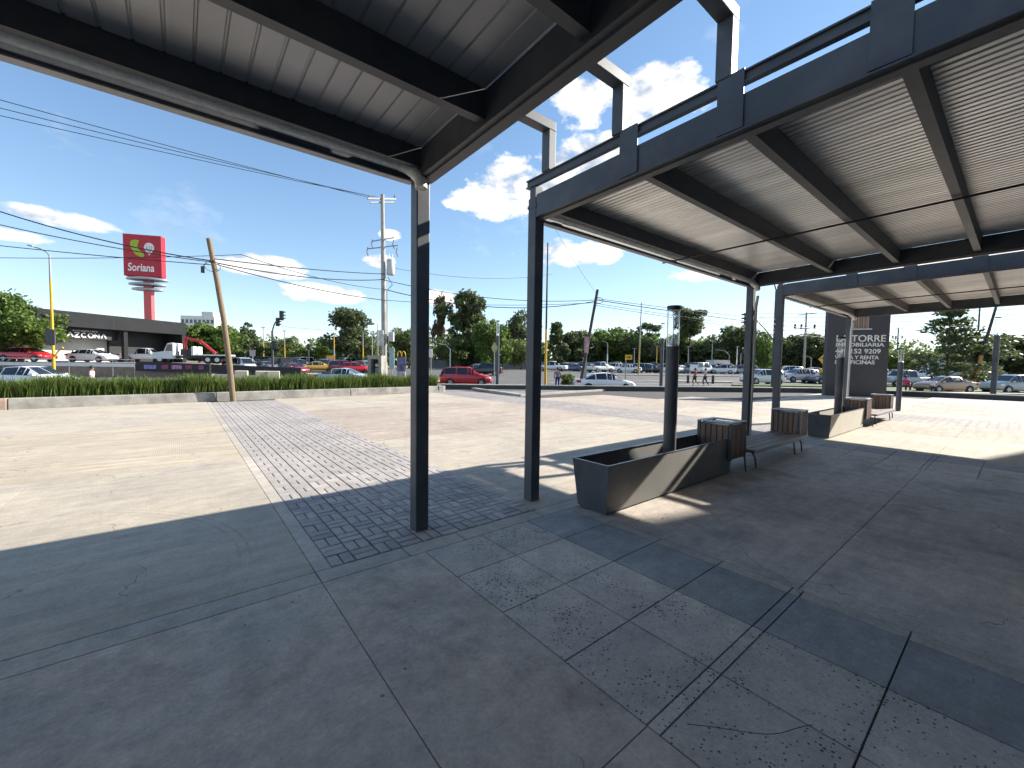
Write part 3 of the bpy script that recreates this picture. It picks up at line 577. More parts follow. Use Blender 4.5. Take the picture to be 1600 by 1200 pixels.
def bench(x0, length, label, seat_x0=.62):
    t = thing('bench', label, 'bench', (x0, 2.85, 0), 0, 'slatted benches with boxes at both ends')
    y0, y1 = 2.98, 3.56
    def slatbox(a, b, nx, name):
        z0, z1 = .24, .86
        bx = MB().box(a+.03, b-.03, y0+.03, y1-.03, z0+.01, z1-.04).build(name, BLACK, t, world=True)
        def sub(mb, n, M): o = mb.build(n, M, bx, world=False); o.data.transform(t.matrix_basis.inverted()); return o
        for (c, d) in ((a, y0), (b-.045, y0), (a, y1-.045), (b-.045, y1-.045)): sub(MB().box(c, c+.045, d, d+.045, z0, z1-.001), 'corner_post', PAINT)
        n = 5
        for i in range(n):
            w = (b-a-.10)/n; u = a+.05+i*w
            for d in (y0+.004, y1-.022): sub(MB().box(u+.008, u+w-.008, d, d+.018, z0+.02, z1-.03), 'slat', WOODS)
            w = (y1-y0-.10)/n; u = y0+.05+i*w
            for c in (a+.004, b-.022): sub(MB().box(c, c+.018, u+.008, u+w-.008, z0+.02, z1-.03), 'slat', WOODS)
        mb = MB()
        for q in ((a-.004, b+.004, y0-.004, y0+.10), (a-.004, b+.004, y1-.10, y1+.004), (a-.004, a+.12, y0+.1005, y1-.1005), (b-.12, b+.004, y0+.1005, y1-.1005)): mb.box(*q, z1, z1+.018)
        sub(mb, 'lid', PLATE)
    slatbox(x0, x0+.60, 5, 'end_box'); slatbox(x0+length-.46, x0+length, 5, 'end_box')
    a, b = x0+.615, x0+length-.475
    for i in range(5):
        w = .142; y = 2.85 + i*w
        MB().box(a, b, y+.006, y+w-.006, .345, .375).build('seat_slat', WOODB, t, world=True, bevel=.004)
    MB().box(a-.0, b, 2.838, 2.852, .31, .378).build('seat_edge', PLATE, t, world=True)
    MB().box(a+.02, b-.02, 2.87, 3.54, .318, .344).build('seat_frame', BLACK, t, world=True)
    for x in (x0+.72, b-.25):
        pts = [(x-.30, 2.93, .30), (x-.30, 2.90, .03), (x-.27, 2.90, .016), (x+.10, 2.90, .016), (x+.13, 2.90, .03), (x+.07, 2.90, .22), (x+.02, 2.93, .31)]
        l = MB()
        for dy in (0, .62): l.path([(p[0], p[1]+dy, p[2]) for p in pts], .015, 8)
        l.build('leg', mat('leg_steel', (.09, .095, .10), .35, .4), t, world=True, smooth=True)
bench(7.08, 3.85, 'slatted bench in shade with wooden boxes at both ends, behind the front planter')
bench(16.55, 4.1, 'sunlit slatted bench with wooden boxes, past the second planter')

# ================================================================== WALLS AND HEDGE
def wall_y(x): return 21.9 + .053*(x-.8)
def build_left_wall():
    t = thing('planter_wall', 'low grey cast concrete wall holding the grassy hedge on the left', 'wall', (0, 21.9, 0))
    cuts = [-22, -16, -10.5, -4.6, 1.2, 7.0, 12.4]
    for i, (a, b) in enumerate(zip(cuts, cuts[1:])):
        P = [(a+.006, wall_y(a)), (b-.006, wall_y(b)), (b-.006, wall_y(b)+.34), (a+.006, wall_y(a)+.34)]
        MB().hexa([(*p, -.03) for p in P], [(P[0][0],P[0][1]+.05,.39),(P[1][0],P[1][1]+.05,.39),(P[2][0],P[2][1]-.02,.39),(P[3][0],P[3][1]-.02,.39)]).build('wall_section', CONC_P if i == 2 else CONC_L, t, world=True, bevel=.03)
    e = wall_y(12.4)
    pts = [(12.4, e), (12.75, e+.06), (12.98, e+.22), (13.05, e+.5), (13.0, e+2.0), (12.66, e+2.0), (12.70, e+.55), (12.62, e+.40), (12.4, e+.34)]
    MB().prism(pts, lambda u, v, w: (u, v, w), -.03, .388).build('wall_end', CONC_L, t, world=True, bevel=.03)
build_left_wall()
def build_hedge():
    t = tag(MB().hexa([(-22,wall_y(-22)+.34,-.1),(12.6,wall_y(12.6)+.34,-.1),(12.6,wall_y(12.6)+1.9,-.1),(-22,wall_y(-22)+1.9,-.1)],[(-22,wall_y(-22)+.34,.33),(12.6,wall_y(12.6)+.34,.33),(12.6,wall_y(12.6)+1.9,.33),(-22,wall_y(-22)+1.9,.33)]).build('planting_bed', SOIL), kind='structure')
    LM = leaf_mat('hedge_blade', (.06, .105, .022), (.19, .25, .06), .38)
    n = 60000; V = np.zeros((n, 6, 3)); x = rng.uniform(-21, 12.5, n); dep = rng.beta(1.1, 1.5, n)*1.35
    y = wall_y(x)+.40+dep; h = (.80 + .13*np.sin(x*2.3)*np.sin(x*.71+1) + rng.normal(0, .10, n))*rng.uniform(.6, 1.05, n); h = np.clip(h, .25, 1.1)
    a = rng.uniform(0, 2*np.pi, n); lean = rng.uniform(.05, .45, n)*h; w = rng.uniform(.010, .020, n)
    dx, dy = np.cos(a)*lean, np.sin(a)*lean - .05; px, py = -np.sin(a)*w, np.cos(a)*w
    for k, (f, wf) in enumerate(((0, 1), (.55, .9), (1, .12))):
        for s in (0, 1):
            sg = (-1, 1)[s]; V[:, k*2+s, 0] = x + dx*f*f + sg*px*wf; V[:, k*2+s, 1] = y + dy*f*f + sg*py*wf; V[:, k*2+s, 2] = .32 + h*(f - .12*f*f)
    me = bpy.data.meshes.new('hedge_grass'); base = (np.arange(n)*6)[:, None]
    F = np.concatenate([base+np.array([0,1,3,2]), base+np.array([2,3,5,4])])
    me.from_pydata(V.reshape(-1, 3).tolist(), [], F.tolist()); me.materials.append(LM)
    o = bpy.data.objects.new('hedge_grass', me); COL.objects.link(o)
    tag(o, 'dense hedge of long grassy leaves behind the low wall on the left', 'hedge', kind='stuff')
build_hedge()
def build_street_wall():
    t = thing('low_wall', 'long low dark wall with pale top along the street', 'wall', (25, 18, 0))
    pts = [(14.3, 25.6), (25.6, 17.7), (36.9, 10.1), (39.4, 4.2), (40.2, -2), (40.6, -14)]
    for a, b in zip(pts, pts[1:]):
        h = .30
        A, Bq = Vector((*a, 0)), Vector((*b, 0))
        MB().beam(A+Vector((0,0,.13)), Bq+Vector((0,0,.13)), .36, .32).build('wall_section', DWALL, t, world=True)
        MB().beam(A+Vector((0,0,.32)), Bq+Vector((0,0,.32)), .42, .055).build('coping', KERB, t, world=True)
build_street_wall()

def meter_post():
    x, y = site(-211, 24.6); t = thing('meter_cabinet', 'grey concrete meter cabinet with open niche rising from the hedge', 'cabinet', (x, y, 0), FACE-.12)
    w, d, h = .42, .35, 2.2
    MB().box(-w, -w+.18, -d, d, 0, h).build('side_wall', CONC_L, t); MB().box(w-.18, w, -d, d, 0, h).build('side_wall', CONC_L, t)
    MB().box(-w+.18, w-.18, -d, d, h-.22, h).build('top', CONC_L, t); MB().box(-w+.18, w-.18, -d, d, 0, .62).build('base', CONC_L, t)
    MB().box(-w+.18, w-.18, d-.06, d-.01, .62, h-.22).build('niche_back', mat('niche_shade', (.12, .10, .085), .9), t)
    mt = MB().box(-.14, .10, .0, d-.06, 1.05, 1.45).build('meter', GREYM, t)
    MB().lathe([(.12,0),(.13,.05),(.1,.12),(0,.13)], 16).build('dial', WHITE, mt, smooth=True); q = bpy.data.objects['dial']; q.location = (-.02, .1, 1.62); q.rotation_euler = (rad(90), 0, 0)
    for sx in (-.3, .05, .36): MB().tube((sx, 0, h), (sx, 0, h+(1.3 if sx != .05 else 1.9)), .025, n=8).build('conduit', GREYM, t)
    MB().path([(-.3, 0, h+1.3), (.05, 0, h+.9), (.36, 0, h+1.3)], .02, 6).build('conduit', GREYM, t)
meter_post()

# ================================================================== SIGN PILLAR
def text_mesh(body, size, xs=1., bold=.0, depth=.01, align='LEFT', shear=0., space=1.):
    c = bpy.data.curves.new('txt', 'FONT'); c.body = body; c.size = size; c.extrude = depth; c.offset = bold; c.align_x = align; c.shear = shear; c.space_character = space
    o = bpy.data.objects.new('txt', c); COL.objects.link(o); dg = bpy.context.evaluated_depsgraph_get()
    me = bpy.data.meshes.new_from_object(o.evaluated_get(dg)); bpy.data.objects.remove(o); bpy.data.curves.remove(c)
    me.transform(Matrix.Diagonal((xs, 1, 1, 1))); return me
def put_text(body, parent, name, M, x, y, z, size, **k):   # on a face that looks along local -y
    me = text_mesh(body, size, **k); me.materials.clear(); me.materials.append(M)
    o = bpy.data.objects.new(name, me); COL.objects.link(o); o.parent = parent; o.location = (x, y, z); o.rotation_euler = (rad(90), 0, 0); return o
def sign_pillar():
    d = 27.5; x, y = site(535, d); t = thing('sign_pillar', 'tall dark grey pillar sign with white lettering and tower emblem', 'sign', (x, y, 0), FACE-rad(16))
    PM = mat('pillar_cladding', (.062, .060, .064), .6, 0, .08, 1.5, .1, 30)
    MB().box(-1.75, 1.68, -.25, .25, -.03, 7.6).build('slab', PM, t, bevel=.02)
    for zz in (2.0, 5.6): MB().box(-1.76, 1.69, -.253, .253, zz, zz+.01).build('panel_joint', BLACK, t)
    LT = mat('sign_letter', (.8, .78, .74), .5)
    for txt, z, s, wd in (('LA TORRE', 3.62, .60, 2.72), ('INMOBILIARIA', 3.30, .33, 2.68), ('449 152 9209', 2.84, .42, 2.52), ('VENTA Y RENTA', 2.46, .34, 2.45), ('DE OFICINAS', 2.14, .34, 2.2)):
        o = put_text(txt, t, 'lettering', LT, -1.28, -.252, z, s, bold=.008)
        xs_ = [v.co.x for v in o.data.vertices]; o.scale.x = wd/(max(xs_)-min(xs_))
    CO = mat('copper_bar', (.45, .25, .15), .4, .3); ST = mat('brushed_bar', (.42, .40, .37), .35, .5)
    for i, (px, w, h) in enumerate(((-.40, .10, 1.2), (-.26, .10, 1.9), (-.12, .10, 2.4), (.02, .10, 2.5), (.16, .09, 2.2), (.29, .09, 1.5), (.41, .08, .8))):
        MB().box(px, px+w, -.31, -.251, 4.50, 4.50+h).build('tower_bar', CO if i % 2 else ST, t)
    MB().box(-.62, .68, -.31, -.251, 4.40, 4.46).build('base_bar', mat('sign_letter', (.8,.78,.74)), t)
sign_pillar()

# ================================================================== STREET POLES, WIRES
def leaning_pole():
    b = Vector((1.80, 21.66, -.03)); d = b.x*SY+b.y*CY; top = pt(-470, d-.2, 6.95)
    t = thing('timber_pole', 'leaning weathered timber pole standing before the grassy hedge', 'pole', b)
    mid = (b+top)/2 + Vector((.10, 0, 0)); pts = [b, b.lerp(mid, .5)+Vector((.02,0,0)), mid, mid.lerp(top, .5)+Vector((.02,0,0)), top]
    MB().path(pts, [.115, .11, .105, .10, .092], 12).build('shaft', TIMBER, t, world=True, smooth=True)
    p = b.lerp(top, .86)
    MB().tube(p-Vector((0,.13,.02)), p+Vector((0,.13,.02)), .03, n=8).build('bolt', BLACK, t, world=True)
    MB().path([p + Vector((.28*math.cos(a), -.1, -.20+.22*math.sin(a))) for a in [k*.45 for k in range(15)]], .012, 6).build('cable_coil', WIRE, t, world=True)
    MB().box(p.x-.40, p.x-.27, p.y-.16, p.y-.06, p.z-.52, p.z-.25).build('splice_box', BLACK, t, world=True)
    MB().path([p, p+Vector((-.2,-.1,-.1)), p+Vector((-.335,-.11,-.26))], .012, 6).build('cable_drop', WIRE, t, world=True)
    return p
JP = leaning_pole()
def concrete_pole():
    d = 27.5; x, y = site(-199, d); t = thing('utility_pole', 'tall concrete utility pole with transformer and crossarm', 'pole', (x, y, -.2), FACE)
    H = 12.95
    MB().tube((0,0,0), (-.15,0,H), .20, .115, 14).build('shaft', CONC_POLE, t, smooth=True)
    ca = MB().beam((-.85,-.75,H-.55), (.50,.75,H+.02), .11, .11).build('crossarm', GREYM, t)
    MB().beam((-.75,-.6,H-.75), (.42,.65,H-.22), .09, .09).build('crossarm', GREYM, t)
    for k in (-1, 0, 1):
        q = MB().lathe([(.03,0),(.06,.03),(.035,.07),(.06,.11),(.03,.16),(0,.17)], 10).build('insulator', mat('insulator_glaze', (.22,.18,.16), .2), ca, smooth=True); q.location = (-.17+.62*k, .65*k, H-.2+.27*k)
    for zz, w in ((H-3.0, .8), (H-3.5, 1.1)):
        MB().beam((-w,0,zz), (w*.8,0,zz+.25), .06, .06).build('bracket', GREYM, t)
        for k in (-1, .75):
            MB().path([(k*w, 0, zz+.1), (k*w-.06, -.05, zz-.2), (k*w+.05, -.05, zz-.5)], .035, 8).build('cutout_fuse', mat('insulator_glaze', (.22,.18,.16)), t)
    tr = MB().lathe([(.24,0),(.26,.03),(.26,.95),(.22,1.0),(0,1.04)], 20).build('transformer', mat('transformer_paint', (.50,.51,.50), .45), t, smooth=True); tr.location = (.42, -.1, 7.75)
    for k in (-.1, .1): q = MB().lathe([(.03,1.0),(.05,1.08),(.03,1.14),(.05,1.2),(.02,1.35),(0,1.36)], 8).build('bushing', WHITE, tr, smooth=True); q.location = (k, 0, 0)
    MB().box(-.42, -.03, -.34, -.14, 3.1, 4.1).build('control_box', mat('box_paint', (.55,.54,.51), .5), t); MB().box(.30, .62, -.2, .05, 3.4, 4.0).build('control_box', mat('box_paint', (.55,.54,.51)), t)
    MB().path([(.25,-.1,7.6),(.55,-.15,7.1),(.2,-.2,6.7),(.22,-.2,2.0)], .022, 6).build('cable', WIRE, t)
    return t
concrete_pole()
def simple_pole(t0, d, zt, r0, r1, M, label, name='pole', lean=(0, 0), cat='pole', lower=None):
    x, y = site(t0, d); z0 = gz(d) if d > 24 else 0; t = thing(name, label, cat, (x, y, z0), FACE)
    MB().tube((0,0,0), (lean[0],lean[1],zt-z0), r0, r1, 10).build('shaft', M, t, smooth=True)
    if lower:
        f = lower[0]/(zt-z0)
        MB().tube((0,0,.01), (lean[0]*f,lean[1]*f,lower[0]), r0*1.05, (r0+(r1-r0)*f)*1.06, 10).build('painted_base', lower[1], t, smooth=True)
    return t
p = simple_pole(105, 30.5, 7.35, .12, .10, TIMBER_D, 'leaning dark timber pole behind the parked-out white sedan', 'timber_pole', (1.2, 0)); 
p['label'] = 'dark leaning timber pole rising behind the low wall in front of the white sedan'
MB().path([(1.12+.28*math.cos(a)+.2, -.1, 6.75+.22*math.sin(a)) for a in [k*.45 for k in range(15)]], .02, 6).build('cable_coil', WIRE, p)
MB().box(.30, .62, -.16, -.14, 2.9, 4.1).build('notice', mat('notice_cloth', (.5, .3, .32), .8, 0, .5, 9), p)
MB().box(.25, .55, .10, .14, .6, 2.6).build('board', mat('pale_board', (.55,.52,.46), .8), p)
simple_pole(52, 34, 11.7, .11, .05, TIMBER_D, 'slim pole with yellow foot just right of the second column', 'pole', (0, 0), 'pole', (4.9, YEL))
LYEL = mat('faded_yellow', (.40,.27,.08), .7)
simple_pole(197, 66, 11.9, .14, .07, GREYM, 'tall thin pole with a small lamp head and yellow foot', 'pole', (0.2, 0), 'pole', (5.0, LYEL))

def lamp(t0, d, z0, zt, arm, label, M=YEL, M2=GREYM, split=.80, r=.11):
    x, y = site(t0, d); t = thing('street_lamp', label, 'street lamp', (x, y, z0), FACE); H = zt-z0
    MB().tube((0,0,0), (0,0,H*split), r, r*.8, 10).build('lower_shaft', M, t, smooth=True)
    MB().tube((0,0,H*split), (0,0,H), r*.78, r*.6, 10).build('upper_shaft', M2, t, smooth=True)
    a = MB().path([(0,0,H-.05), (arm*.2,0,H+.35*abs(arm)*.5), (arm*.55,0,H+.8*abs(arm)*.45), (arm,0,H+abs(arm)*.5)], r*.5, 8).build('arm', M2, t, smooth=True)
    hd = MB().beam((arm*.95,0,H+abs(arm)*.5), (arm*1.28,0,H+abs(arm)*.56), .34, .11).build('lamp_head', GREYM, t, bevel=.03)
    return t
t = lamp(-716, 37, -.2, 10.9, -1.4, 'yellow street lamp with grey arm at far left, before the big tree')
MB().box(-.45, .4, -.2, -.14, 3.1, 4.5).build('notice', mat('dark_notice', (.09,.08,.085), .7, 0, .5, 12), t); MB().path([(0,0,2.0),(.55,0,2.7),(.9,0,2.9)], .06, 8).build('brace', YEL, t)
LY = mat('yellow_grey', (.45, .33, .10), .6)
def slim(t0, d, zt, l, M=YEL, M2=GREYM, arm=0.):
    x, y = site(t0, d); t = thing('street_lamp', l, 'street lamp', (x, y, gz(d)), FACE); H = zt-gz(d)
    MB().tube((0,0,0), (0,0,H*.6), .12, .10, 8).build('lower_shaft', M, t, smooth=True); MB().tube((0,0,H*.6), (0,0,H), .10, .07, 8).build('upper_shaft', M2, t, smooth=True)
    if arm: MB().path([(0,0,H-.1), (arm*.4,0,H+abs(arm)*.35), (arm,0,H+abs(arm)*.45)], .05, 6).build('arm', M2, t); MB().beam((arm,0,H+abs(arm)*.45), (arm*1.3,0,H+abs(arm)*.45), .3, .12).build('lamp_head', GREYM, t)
    else: MB().box(-.4, .4, -.12, .12, H, H+.14).build('lamp_head', GREYM, t)
slim(-388, 88, 8.8, 'yellow based lamp post beside the pine on the left')
slim(-355, 92, 8.4, 'slim lamp post with yellow foot above the dark parked cars')
slim(-278, 72, 6.6, 'pale lamp post with yellow top left of the dark casuarina', GREYM, YEL)
slim(-233, 78, 7.6, 'yellow lamp post on the right flank of the dark casuarina')
slim(-97, 80, 4.6, 'white double-arm lamp post in front of the tall dark trees', WHITE, WHITE, -2.2)
slim(148, 90, 6.6, 'pale lamp post behind the parked white cars, left of the yellow sign', WHITE, GREYM, -.9)
slim(190, 92, 5.6, 'short pale lamp post just left of the tall thin pole', GREYM, GREYM)
slim(225, 92, 6.2, 'yellowish lamp post just left of the front planter lamp', YEL, YEL)
slim(274, 88, 6.0, 'pale lamp post right of the front planter lamp', GREYM, GREYM)
slim(311, 95, 7.6, 'thin tall mast above the dark tree line, right of centre', GREYM, GREYM)
slim(338, 86, 4.4, 'pale lamp post with long arm above the orange booth', WHITE, GREYM, -2.2)
slim(350, 92, 6.4, 'plain pale post just right of the long armed lamp', WHITE, WHITE)
slim(356, 84, 4.6, 'pale lamp post with arm to the right, near the column', GREYM, GREYM, 2.0)
slim(466, 86, 3.9, 'small pale lamp post left of the high voltage pole', GREYM, GREYM, -1.)

def signal(t0, d, zt, arm, label, heads, dirn=1):
    x, y = site(t0, d); t = thing('traffic_light', label, 'traffic light', (x, y, gz(d)), FACE); H = zt-gz(d)
    MB().tube((0,0,0), (0,0,H), .13, .11, 10).build('pole', mat('signal_pole_paint', (.05,.055,.06), .5), t, smooth=True)
    if arm: MB().path([(0,0,H), (arm[0]*.25,0,H+arm[1]*.55), (arm[0]*.6,0,H+arm[1]*.85), (arm[0],0,H+arm[1])], .07, 8).build('arm', mat('signal_pole_paint', (.05,.055,.06)), t, smooth=True)
    for (hx, hz, s) in heads:
        h = MB().box(hx-.2*s, hx+.2*s, -.14, .14, hz, hz+1.15*s).build('signal_head', BLACK, t, bevel=.02)
        for k in range(3):
            zc = hz+(.2+.375*k)*s; MB().prism([(-.15*s, 0), (.15*s, 0), (.13*s, .12*s), (-.13*s, .12*s)], lambda u, v, w: (hx+.2*s*dirn+w*dirn, u*.9, zc+v), 0, .26*s).build('visor', BLACK, h)
    return t
signal(-374, 46, 5.1, (1.0, 1.45), 'curved traffic light mast with two heads behind the hedge', ((.62, 5.7, .8), (1.05, 6.35, .9), (.25, 3.2, .75)))
signal(407, 40, 9.2, (-.9, 1.2), 'dark signal and lamp mast standing between the two far columns', ((-2.75, 6.1, 1.0),), -1)
t = bpy.data.objects['traffic_light.001']
MB().path([(0,0,4.6), (-.9,0,5.7), (-1.8,0,6.6), (-2.55,0,6.7)], .06, 8).build('signal_arm', mat('signal_pole_paint', (.05,.055,.06)), t, smooth=True)
MB().beam((-.95,0,10.4), (-1.5,0,10.5), .3, .12).build('lamp_head', GREYM, t)
signal(-131, 62, 2.9, None, 'small pedestrian signal on a white post left of the red car', ((.0, 1.9, .8),))
signal(-318, 64, 4.0, None, 'small traffic signal on a thin post among the parked cars', ((.0, 3.2, .8),))

def hv_pole(t0, d, zt, label, sc=1.):
    x, y = site(t0, d); t = thing('power_pole', label, 'pole', (x, y, gz(d)), FACE); H = zt-gz(d)
    MB().tube((0,0,0), (0,0,H), .24, .13, 10).build('shaft', CONC_POLE if sc == 1 else TIMBER_D, t, smooth=True)
    MB().beam((-1.5*sc,0,H-.5), (1.9*sc,0,H-.1), .12, .12).build('crossarm', BLACK, t)
    MB().beam((-2.0*sc,0,H-3.0), (1.7*sc,0,H-2.8), .12, .12).build('crossarm', BLACK, t)
    for k in (-1.95, -.8, 1.6): q = MB().lathe([(.12,0),(.22,.15),(.12,.35),(.2,.55),(.08,.8),(0,.82)], 8).build('insulator', BLACK, t, smooth=True); q.location = (k*sc, 0, H-2.9)
hv_pole(455, 75, 11.9, 'grey concrete power pole with crossarms seen between canopy column and pillar')
hv_pole(599, 110, 13.0, 'distant dark power pole just right of the pillar sign', .7)
simple_pole(723, 70, 13.5, .16, .10, TIMBER_D, 'thin dark upright mast above the airy tree at far right')
simple_pole(720, 50, 9.6, .20, .12, TIMBER_D, 'leaning pole painted orange at the foot, beside the airy tree at far right', 'pole', (2.2, 0), 'pole', (3.6, mat('orange_paint', (.55,.26,.08), .7)))

WN = {}
RANK = ['first', 'second', 'third', 'fourth', 'fifth', 'sixth', 'seventh', 'eighth']
def wire(a, b, sag, label, grp, r=.011):
    if label.startswith('black cable'): k = WN[label] = WN.get(label, -1)+1; label = RANK[k]+' from top, '+label
    a, b = Vector(a), Vector(b); pts = []
    for i in range(17):
        f = i/16; p = a.lerp(b, f); p.z -= sag*4*f*(1-f); pts.append(p)
    tag(MB().path(pts, r*1.35, 5).build('overhead_wire', WIRE), label, 'wire', grp)
UP = 'thin power wires running left from the concrete pole top'
HI = ('uppermost', 'middle', 'lowest')
for k, (z, dd) in enumerate(((12.95, .7), (12.75, 0), (12.45, -.7))):
    wire(pt(-205+k*0-10*k, 27.5+dd, z-.15), pt(-3000, 7.4+dd*1.2, 12.75-.42*k), 0.3, HI[k]+' of the three '+UP, 'three parallel high power wires', .012)
LO = 'black cable by the leaning timber pole on the left'
wire(pt(-830, 17.5, 8.2), JP+Vector((0,0,.05)), .25, LO, 'cables by the leaning pole', .018); wire(pt(-830, 17.5, 7.55), JP+Vector((0,0,0)), .15, LO, 'cables by the leaning pole', .014)
wire(pt(-830, 17.5, 6.55), JP+Vector((0,0,-.12)), .05, LO, 'cables by the leaning pole', .013); wire(pt(-830, 17.5, 5.95), pt(-420, 18, 6.35), .08, LO, 'cables by the leaning pole', .010)
wire(JP+Vector((0,0,.15)), pt(-199, 27.4, 7.6), .10, LO, 'cables by the leaning pole', .018); wire(JP, pt(-199, 27.4, 7.25), .30, LO, 'cables by the leaning pole', .02); wire(JP+Vector((0,0,-.05)), pt(-199, 27.4, 5.9), .2, LO, 'cables by the leaning pole', .018)
wire(pt(-420, 18, 6.35), pt(-199, 27.4, 6.6), .25, LO, 'cables by the leaning pole', .012)
RP = 'black cable running from the concrete pole to the dark leaning pole'
TP = pt(128, 30.5, 6.6)
wire(pt(-199, 27.4, 7.2), TP, .55, RP, 'cables across the middle', .016); wire(pt(-199, 27.4, 6.6), TP+Vector((0,0,-.1)), .8, RP, 'cables across the middle', .02); wire(pt(-199, 27.4, 5.9), TP+Vector((0,0,-.2)), .25, RP, 'cables across the middle', .012)
wire(pt(-199, 27.4, 8.1), pt(60, 40, 10.5), .6, RP, 'cables across the middle', .010)
RR = 'black cable running right from the dark leaning pole behind the canopy columns'
for z, dz, r in ((6.7, 0, .016), (6.6, -.75, .022), (6.35, -1.1, .012), (6.2, -1.3, .012)):
    wire(TP+Vector((0,0,z-6.6)), pt(640, 44, z+dz-.6), .35, RR, 'cables to the right', r)
wire(TP+Vector((0,0,.5)), pt(40, 20, 9.5), .2, 'thin guy wire rising left from the dark leaning pole', None, .008)
ORD6 = ['topmost', 'second highest', 'third highest', 'fourth highest', 'fifth highest', 'lowest']
FR = 'distant power line crossing the bright sky at the right'
for k in range(6):
    wire(pt(380, 75, 11.6-.75*k), pt(1100, 60, 12.5-.85*k), .5, ORD6[k]+' '+FR, 'power lines at the right', .02)
wire(pt(-360, 60, 6.8), pt(-120, 75, 7.6), .5, 'thin span wire from the curved traffic light across the trees', None, .014)

# ---- small signs and totems
def panel_sign(t0, d, z0, zt, w, h, M, label, cat='sign', pole=GREYM, diamond=False, r=.045, rot=0, rotz=0):
    x, y = site(t0, d); t = thing('street_sign', label, cat, (x, y, z0), FACE+rotz)
    MB().tube((0,0,0), (0,0,zt-z0), r, n=8).build('post', pole, t)
    if diamond: MB().prism([(0,-h/2),(w/2,0),(0,h/2),(-w/2,0)], lambda u, v, q: (u, q, zt-z0+v), -.09, -.06).build('panel', M, t)
    else: MB().box(-w/2, w/2, -.10, -.06, zt-z0-h, zt-z0).build('panel', M, t, bevel=.01)
    return t
SY_ = mat('sign_yellow', (.75, .42, .03), .5)
t = panel_sign(177, 36, -.2, 2.75, .62, .42, SY_, 'small yellow street sign on a thin post by the white sedan'); [c for c in t.children if c.name.startswith('panel')][0].location.x = .22
MB().prism([(-.2,-.03),(.05,-.03),(.05,-.1),(.2,.02),(.05,.12),(.05,.05),(-.2,.05)], lambda u, v, w: (u+.22, -.102-w, 2.74+v), 0, .004).build('arrow', BLACK, t)
panel_sign(-28, 33.2, -.2, 3.1, .55, 1.0, mat('faded_sign', (.42,.38,.22), .7), 'faded diamond street sign on a thin post, edge on, beside the red car', diamond=True)
t = panel_sign(485, 49, gz(49), 2.9, 1.35, 1.35, SY_, 'yellow diamond warning sign left of the pillar sign', diamond=True)
MB().prism([(-.12,-.4),(.12,-.4),(.12,.05),(.3,.05),(0,.42),(-.3,.05),(-.12,.05)], lambda u, v, w: (u, -.092-w, 2.9-gz(49)+v), 0, .004).build('arrow', BLACK, t)
MB().box(-.5, .5, -.10, -.06, 1.0, 1.7).build('plate', SY_, t)
for tt, l in ((-133, 'white sign backs on posts left of the red car'), (-127, 'second white sign back on a post left of the red car')): panel_sign(tt, 44, gz(44), 3.3 if tt > -130 else 2.6, .4, .9, WHITE, l)
panel_sign(-405, 58, gz(58), 3.3, .8, .9, GREYM, 'grey road sign back on a post above the parked cars on the left')
panel_sign(-283, 62, gz(62), 2.7, 1.3, .55, mat('orange_sign', (.7,.36,.08), .5), 'small orange topped kiosk sign among the parked cars')
panel_sign(416, 35.5, -.2, 2.2, .35, .5, GREYM, 'grey parking sign post in front of the silver car')
def totems():
    x, y = site(-173, 50); t = thing('poster_totem', 'purple poster totem with golden arches on top, behind the hedge', 'sign', (x, y, gz(50)), FACE)
    z = .7; MB().box(-.55, .55, -.08, .08, z, z+1.75).build('poster', mat('poster_print', (.14,.12,.22), .4, 0, .7, 1.6), t, bevel=.02); MB().box(-.5, .5, -.1, .1, 0.05, z-.02).build('lower_poster', mat('poster_low', (.45,.40,.42), .5, 0, .5, 3), t)
    for s in (-1, 1): MB().path([(s*.25-.25*math.cos(a)*1.0, 0, z+1.8+.62*math.sin(a)) for a in [math.pi*k/12 for k in range(13)]], .055, 8).build('arch', mat('arch_gold', (.62,.36,.02), .4), t, smooth=True)
    x, y = site(-188, 52); t = thing('banner_totem', 'pale green tall banner totem beside the concrete pole', 'sign', (x, y, gz(52)), FACE)
    MB().box(-.32, .32, -.06, .06, .9, 3.5).build('banner', mat('banner_green', (.33,.47,.43), .5, 0, .15, 2), t, bevel=.02); MB().tube((0,0,0), (0,0,.9), .05, n=8).build('post', GREYM, t)
totems()

